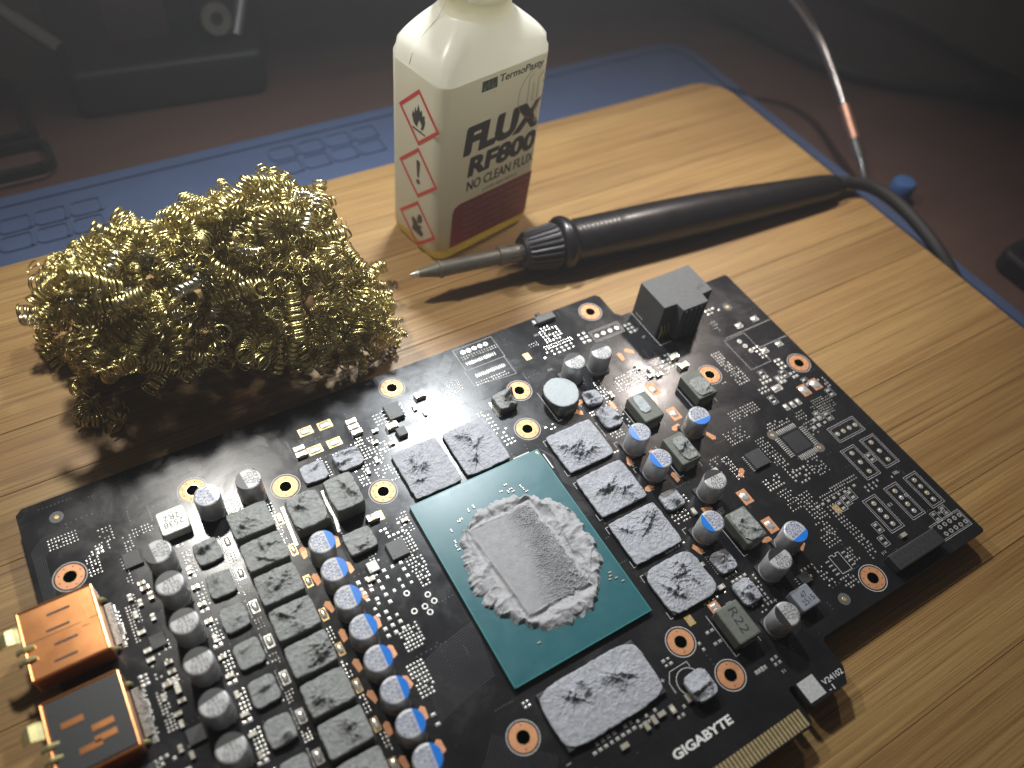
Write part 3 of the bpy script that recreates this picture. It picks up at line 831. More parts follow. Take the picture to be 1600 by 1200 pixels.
# slide switch at the far edge
sw = part("slide_switch", MB().box(65.9, 91.6, .1, 6.4, 2.4, 1.5), M['epoxy_grey'], (0, 0, 0)); soft(sw, .1, 1)
part("switch_lever", MB().box(64.6, 93.4, .5, 1.3, 1.8, .9), M['epoxy'], parent=sw)
part("switch_tab", MB().box(62.2, 91.8, .02, .9, 1.4, .8), M['tin'], parent=sw)

# display connectors on the left edge
def display_socket(y0, y1, z1, lab, dark_top=False):
    w = y1 - y0
    e = part("display_connector", MB().prism([(-86.5, y0), (-71.2, y0), (-71.2, y1), (-86.5, y1)], .25, z1), M['copper_case'], (0, 0, 0)); soft(e, .5, 3)
    e["label"] = lab
    for k in range(4):
        yy = y0 + w * (k + .7) / 4.6
        part("pressed_slot", MB().box(-79.5 + .8 * (k % 2), yy, z1 + .002, 4.6, .5, .02), M['ink'], parent=e)
    part("pressed_mark", MB().prism([(-75.2, y0 + w * .45), (-73.6, y0 + w * .45), (-73.6, y0 + w * .75), (-75.2, y0 + w * .7)], z1 + .004, z1 + .12), M['copper_case'], parent=e)
    for xx in (-86.3, -71.5):
        part("folded_edge", MB().tube([(xx, y0 + .4, z1 - .05), (xx, y1 - .4, z1 - .05)], .32, 8), M['copper_case'], parent=e)
    part("shell_seam", MB().box(-79, y0 + w * .52, z1 + .002, 14.6, .14, .015), M['ink'], parent=e)
    if dark_top:  # dark and copper reflections on the shell, put in as panel and patches
        part("dark_reflection_panel", MB().box(-78.6, (y0 + y1) / 2, z1 + .13, 14.0, w - 1.6, .25), M['epoxy'], parent=e)
        for k_, (a_, b_) in enumerate(((-76.5, .30), (-76.5, .44), (-81.5, .62), (-79.5, .25))):
            part("copper_reflection_patch", MB().box(a_, y0 + w * b_, z1 + .38, 4.2, 1.3, .12), M['copper_case'], parent=e)
    for s in (0, 1):
        part("shell_rail", MB().tube([(-86.6, y0 + .25 + s * (w - .5), z1 - .1), (-71.4, y0 + .25 + s * (w - .5), z1 - .1)], .34, 8), M['copper_case'], parent=e)
    for t in (.30, .46):
        part("spring_finger", MB().tube([(-84.5, y0 + w * t, z1 + .05), (-86.4, y0 + w * t, z1 + .5), (-87.4, y0 + w * t, z1 + .3), (-88.0, y0 + w * t, z1 - 1.0)], [.5, .7, .6, .3], 8), M['spring'], parent=e)
    lf = MB()
    P_ = [(-86.4, z1 - .2), (-87.6, z1 + .7), (-89.0, z1 + .9), (-90.2, z1 + .2), (-91.0, z1 - 1.4)]
    for (ya, yb) in ((.58, .80),):
        for i_, (xx, zz) in enumerate(P_):
            k_ = 1 - .5 * (i_ / 4) ** 2; ym = y0 + w * (ya + yb) / 2; hw = w * (yb - ya) / 2 * k_
            lf.v += [(xx, ym - hw, zz), (xx, ym + hw, zz), (xx, ym + hw, zz - .22), (xx, ym - hw, zz - .22)]
    for i_ in range(4):
        for q_ in range(4):
            lf.f.append((i_ * 4 + q_, i_ * 4 + (q_ + 1) % 4, i_ * 4 + 4 + (q_ + 1) % 4, i_ * 4 + 4 + q_)); lf.m.append(0)
    lf.f.append((16, 17, 18, 19)); lf.m.append(0)
    part("spring_plate", lf, M['spring'], parent=e)
    for t in (.12, .88):
        part("solder_tab", MB().tube([(-71.6, y0 + w * t, 1.6), (-70.8, y0 + w * t, 1.2), (-70.5, y0 + w * t, .1)], .5, 8), M['spring'], parent=e)
    for k in range(19):
        part("contact_leg", MB().box(-70.2, y0 + w * .2 + k * w * .6 / 18, .05, 1.7, .28, .3, top=.8), M['tin'], parent=e)
display_socket(47.2, 63.8, 6.2, "copper coloured display connector nearest the corner of the board")
display_socket(25.2, 42.6, 5.6, "copper display connector, its dark reflection put in as a black top", True)
display_socket(3.5, 20.5, 5.6, "display connector cut off by the picture edge", True)

# gold edge contacts
contact = MB().box(0, 0, 0, .68, 3.9, .03).mesh("edge_contact", M['finger'])
for k in range(64):
    obj("edge_contact", contact, gc, (53.6 - k * 1.0, -36.5, .006))
part("contact_bevel", MB().box(17.5, -38.86, -.8, 73, .14, .5), M['pcb_edge'])

# ------------------------------------------------------------------ pin headers without their sockets
def header(x0, y0, x1, y1, n, along):
    rect_print(x0, y0, x1, y1); rect_print(x0 + .55, y0 + .55, x1 - .55, y1 - .55, .13)
    for k in range(n):
        t = (k + .5) / n
        if along == 'x': px, py = x0 + 1.6 + (x1 - x0 - 3.2) * (k / (n - 1)), (y0 + y1) / 2
        else: px, py = (x0 + x1) / 2, y0 + 2.0 + (y1 - y0 - 4.0) * (k / (n - 1))
        h = part("header_hole", MB().annulus(px, py, .36, .72, .006, .06, 20), M['tin'])
        part("hole_solder", MB().lathe([(.37, .0), (.37, .05), (.2, .12)], 14, 0, px, py), M['gold' if (k + n) % 2 else 'tin'], parent=h)
header(117.4, 14.4, 127.8, 19.7, 4, 'x')
header(123.2, 1.8, 128.6, 12.3, 3, 'y'); header(115.2, 1.5, 120.5, 12.2, 3, 'y')
header(125.0, -13.6, 129.9, -2.7, 4, 'y'); header(117.1, -13.5, 122.0, -2.6, 4, 'y'); header(108.6, -13.5, 113.5, -2.6, 4, 'y')
header(75.5, 77.1, 86.2, 81.4, 4, 'x')
rect_print(119.4, -22.1, 131.1, -17.0); rect_print(119.9, -21.7, 130.7, -17.4, .12)
for k in range(5):
    for s in (-1, 1):
        part("header_hole", MB().annulus(122 + 2.0 * k, -19.6 + s * 1.1, .3, .65, .006, .07, 18), M['tin'])
rect_print(34.6, 84.6, 47.6, 93.0); outline_print([(34.0, 84.5), (34.0, 78.8), (47.2, 77.4), (47.2, 84.5)], .15, False)
for k in range(5):
    part("header_hole", MB().annulus(37.1 + 1.9 * k, 91.2, .34, .74, .006, .06, 20), M['tin'])
rect_print(112.2, 47.0, 120.3, 59.8)
part("printed_outline", MB().strip([(113.5, 60.5), (132.2, 60.5)], .18, .004, .02), M['silk']); part("printed_outline", MB().strip([(120.5, 52.8), (132.2, 52.8)], .18, .004, .02), M['silk'])
for k in range(3):
    part("header_hole", MB().annulus(116.6 + .35 * k, 57.6 - 2.3 * k, .3, .75, .006, .06, 20), M['tin'])
# printed marks beside capacitors, inductors and memory chips
for x, y in ((62.4, 40.2), (62.3, 31.0), (62.7, 10.0)):
    outline_print([(x - 2.6, y + 3.9), (x - 3.9, y + 3.9), (x - 3.9, y + 2.4)], .2, False); outline_print([(x - 3.9, y - 2.6), (x - 3.9, y - 3.9), (x - 2.6, y - 3.9)], .2, False)
for x, y in IND:
    outline_print([(x - 3.9, y + 5.6), (x - 3.9, y - 5.6), (x - 2.6, y - 5.6)], .2, False)
    outline_print([(x + 2.4, y + 5.6), (x + 4.0, y + 5.6), (x + 4.0, y - 5.6)], .15, False)
for y in (47.3, 32.3, 17.4, 2.4):
    for s in (-1, 1):
        outline_print([(41.3, y + s * 4.3), (41.3, y + s * 6.2), (42.3, y + s * 6.2)], .2, False)
outline_print([(31.5, -18.0), (31.5, -16.6)], .2, False); outline_print([(1.6, -18.6), (2.8, -18.6)], .2, False)
c = MB().annulus(36.0, -17.6, 3.0, 3.2, .004, .03, 40); part("printed_ring", c, M['silk'])
outline_print([(31.6, -18.2), (31.6, -15.6), (33.2, -13.6), (38.2, -13.6), (38.2, -15.0)], .2, False)
outline_print([(34.6, 71.8), (34.6, 66.2), (36, 66.2)], .25, False)
for x, y in ((67.4, -12.4), (30.6, -14.4), (57.5, 59.0), (64.5, 61.5), (66.4, 61.7)):
    part("plus_mark", MB().box(x, y, .004, 1.0, .16, .02).box(x, y, .026, .16, 1.0, .004), M['silk'])
for k in range(4):
    part("printed_line", MB().strip([(69.2 + .1 * k, 12.4 + .45 * k), (72.4 + .1 * k, 12.8 + .45 * k)], .14, .004, .02), M['silk'])
# rows of small boxes round missing parts on the right
for x, y in ((124.5, 35.8), (117.5, 40.2), (114.2, 44.0), (120.4, 41.3), (118.6, 24.6), (121.2, 23.1), (128.4, 29.4), (107.4, 0.3), (104.8, -.3), (102.4, -.9), (106.4, -10.4), (104.8, -14.0), (123.6, -15.8), (127.4, -15.6), (121.8, 6.6), (110.3, 35.2)):
    rect_print(x - 1.05, y - 1.5, x + 1.05, y + 1.5, .13)
    for s in (-1, 1):
        part("contact_pad", MB().dome(x, y + s * .8, .004, 1.2, .8, .12), M['tin_dull'])
# writing
t_ = obj("lettering", text_mesh("GIGABYTE", 16.4, 2.1, M['white'], .035), gc, (30.9, -28.5, .03)); t_["label"] = "white company name printed on the board"
obj("lettering", text_mesh("V24102", 6.2, 1.3, M['white'], .0), gc, (66.4, -33.1, .03))
obj("lettering", text_mesh("-1", 1.6, 1.2, M['white'], .0), gc, (64.3, -34.9, .03))
part("code_patch", MB().box(60.0, -32.7, .004, 4.9, 4.9, .02), M['silk'])["label"] = "plain pale square beside the printed number"
for s, x, y, w, h in (("J12", 102.2, -16.5, 1.6, .8), ("R22", 88.5, 60.0, 1.4, .7), ("C41", 56.8, 74.2, 1.5, .7), ("4C", 84.8, 64.5, 1.2, .8), ("J3", 90.0, 76.0, 1.2, .7), ("J7", 90.2, 72.4, 1.2, .7), ("S1", 57.0, -26.5, 1.0, .7), ("BIOS", 60.8, 87.6, 2.2, .7), ("E2", 121.5, -7.0, 1.2, .9), ("E1", 114.9, -7.0, 1.2, .9), ("SBL", 124.6, -.4, 2.2, .9), ("IN12", 126.4, -15.4, 2.6, .8)):
    obj("lettering", text_mesh(s, w, h, M['silk'], 0), gc, (x, y, .03))

# ------------------------------------------------------------------ big solder pads and copper islands
def solder_pad(x, y, w, d, rot=0, rim='gold', blob=1.0):
    p = part("solder_land", MB().box(0, 0, .004, w, d, .03, rot=0), M[rim], (x, y, 0), rotz=rot)
    b_ = MB(); n = 14
    prof = [(1, .034), (.9, .14), (.6, .26), (.25, .32)]
    vs = []
    r = random.Random(int(x * 31 + y * 17))
    ww = [1 + r.uniform(-.12, .12) for _ in range(n)]
    for k_, z in prof:
        for j in range(n):
            a = 2 * math.pi * j / n
            cx = math.copysign(abs(math.cos(a)) ** .6, math.cos(a)); sy = math.copysign(abs(math.sin(a)) ** .6, math.sin(a))
            vs.append((cx * w * .42 * k_ * ww[j] * blob, sy * d * .42 * k_ * ww[j] * blob, z))
    fs = [(j * n + k, j * n + (k + 1) % n, (j + 1) * n + (k + 1) % n, (j + 1) * n + k) for j in range(3) for k in range(n)] + [tuple(3 * n + k for k in range(n))]
    b_.add(vs, fs)
    part("solder_blob", b_, M['tin'], (x, y, 0), parent=p, smooth=True, rotz=rot)
for x, y in ((-13.8, 85.2), (-8.5, 84.9), (-8.5, 78.5), (-13.8, 78.6)): solder_pad(x, y, 3.8, 2.6)
for x, y in ((80.2, 54.6), (80.2, 44.6), (80.3, 13.7), (80.6, 4.0)): solder_pad(x, y, 3.0, 4.4, 0, 'copper', .8)
solder_pad(52.7, -6.4, 2.8, 2.6, 0, 'copper', .9); solder_pad(121.6, 33.6, 3.0, 4.0, 0, 'copper'); solder_pad(126.4, 33.8, 3.0, 4.0, 0, 'copper')
for x, y in ((121.4, 51.1), (127.6, 51.2), (127.7, 63.0), (121.0, 62.9)): solder_pad(x, y, 2.4, 1.9, 0, 'tin_dull')
for x, y in ((112.1, 31.3), (114.5, 31.2), (116.8, 31.2)): solder_pad(x, y, 1.5, 2.2, 0, 'tin_dull')
solder_pad(114.5, 38.0, 3.4, 2.2, 0, 'tin_dull')
for y in PH:
    solder_pad(-29.35, y - .1, 1.5, 3.2, 0, 'gold', 1.0); solder_pad(-42.2, y - .2, 1.7, 3.2, 0, 'tin_dull', 1.0)
isl = MB().prism([(-.7, -1.6), (.5, -1.3), (.8, 1.0), (.1, 1.7), (-.8, 1.2)], .004, .03).mesh("copper_island", M['copper'])
for k in range(8):
    for x, dy in ((-27.45, 3.4), (-19.5, 2.6)):
        obj("copper_island", isl, gc, (x, 49 - 7.7 * k + dy, 0), .15 * (k % 3))
for k, (x, y) in enumerate(((79.0, 69.0), (82.6, 69.8), (77.8, 40.6), (77.0, 34.6), (84.8, 33.6), (76.6, 1.2), (83.9, -4.6), (67.3, 27.4), (67.0, 36.4), (58.9, 28.1), (59.0, 37.5), (58.8, 7.6), (68.6, 15.6), (84.5, 20.0), (66.0, 55.0), (55.6, 57.6), (58.2, 60.4))):
    obj("copper_island", isl, gc, (x, y, 0), k * .9)
for x, y in ((-7.4, 53.2), (45.2, -6.2), (53.4, 81.5), (100.5, -1.0)):
    g = part("test_grid", MB().box(x, y, .004, 1.9, 2.6, .03), M['gold'])
    part("grid_mark", MB().strip([(x - .8, y - 1.2), (x + .8, y - .2)], .2, .035, .01).strip([(x - .8, y - .1), (x + .8, y + .9)], .2, .035, .01), M['tin'], parent=g)
lane = MB().strip([(-17.0, 66.3), (-17.4, 62), (-17.2, 58), (-17.9, 53.6)], .8, .004, .06)
part("solder_lane", lane, M['tin']); part("solder_lane", MB().strip([(-27.5, 66.4), (-27.9, 61), (-28.2, 55)], .7, .004, .06), M['tin'])
part("solder_lane", MB().strip([(35.2, 71.5), (35.1, 69), (35.4, 66.6)], 1.2, .004, .05), M['tin'])
for x, y in ((-11.0, 26.8), (-8.3, 26.7), (-5.8, 26.9), (-7.9, 24.9), (-10.6, 31.6), (-6.4, 29.0)):
    part("header_hole", MB().annulus(x, y, .45, .75, .006, .05, 18), M['tin_dull'])
# ceramic capacitors and resistors large enough to tell apart
mlcc = {}
def ceramic(x, y, w, d, h, rot, mat):
    k = (w, d, h, mat)
    if k not in mlcc:
        mlcc[k] = MB().box(-w * .38, 0, .02, w * .26, d, h).box(w * .38, 0, .02, w * .26, d, h).box(0, 0, .03, w * .5, d * .97, h * .98, 1).mesh("ceramic_capacitor", [M['tin'], M[mat]])
    obj("ceramic_capacitor", mlcc[k], gc, (x, y, 0), rot)
for x, y in ((-2.1, 82.2), (-2.2, 80.3), (-2.1, 78.4), (-17.5, 80.2), (-17.6, 78.3)): ceramic(x, y, 2.8, 1.4, 1.2, 0, 'mlcc_white')
for x, y in ((92.9, 61.3), (93.4, 57.2), (-9.2, 53.0), (18.4, 82.0), (7.0, 76.0)): ceramic(x, y, 3.0, 1.8, 1.4, 0, 'mlcc_white')
for k in range(8):
    ceramic(-38 + 0 * k, PH[k] - 4.35, 0.01 + 1.2, .7, .5, 0, 'mlcc')
for x, y in [(-65.5 + rng.choice((0, 1.6, 3.1)), 62 - 2.3 * k) for k in range(22)] + [(-52.2, 60 - 4.6 * k) for k in range(13)] + [(-31.6, 68.5), (-36.8, 69.6), (-20.6, 66.8), (-2.6, 49.0), (0.8, 73.4), (2.4, 76.8), (4.6, 71.2), (15.2, 79.0), (17.0, 76.2), (-4.6, 66.0), (-1.2, 68.2)]:
    ceramic(x, y, 1.6, .9, .75, rng.choice((0, 1.5708)), rng.choice(('mlcc', 'mlcc_white', 'mlcc_white')))
for x, y in ((-62.0, 60.4), (-61.4, 58.0), (-58.8, 58.8), (-64.0, 36.8), (-62.4, 34.8), (67.4, 58.0), (83.5, 60.4), (84.8, 57.8), (82.3, 58.6), (80.6, 63.2), (56.4, 3.6), (64.6, 16.5), (57.2, -3.4), (110.4, -15.4), (21.2, -20.6), (23.4, -20.4), (25.6, -20.2), (28.4, -20.6), (14.5, -21.6), (33.0, -20.4), (77.8, 23.9), (78.6, 21.8), (-16.5, 38.5)):
    ceramic(x, y, 1.9, 1.1, .9, rng.choice((0, 1.5708)), rng.choice(('mlcc', 'mlcc_white')))

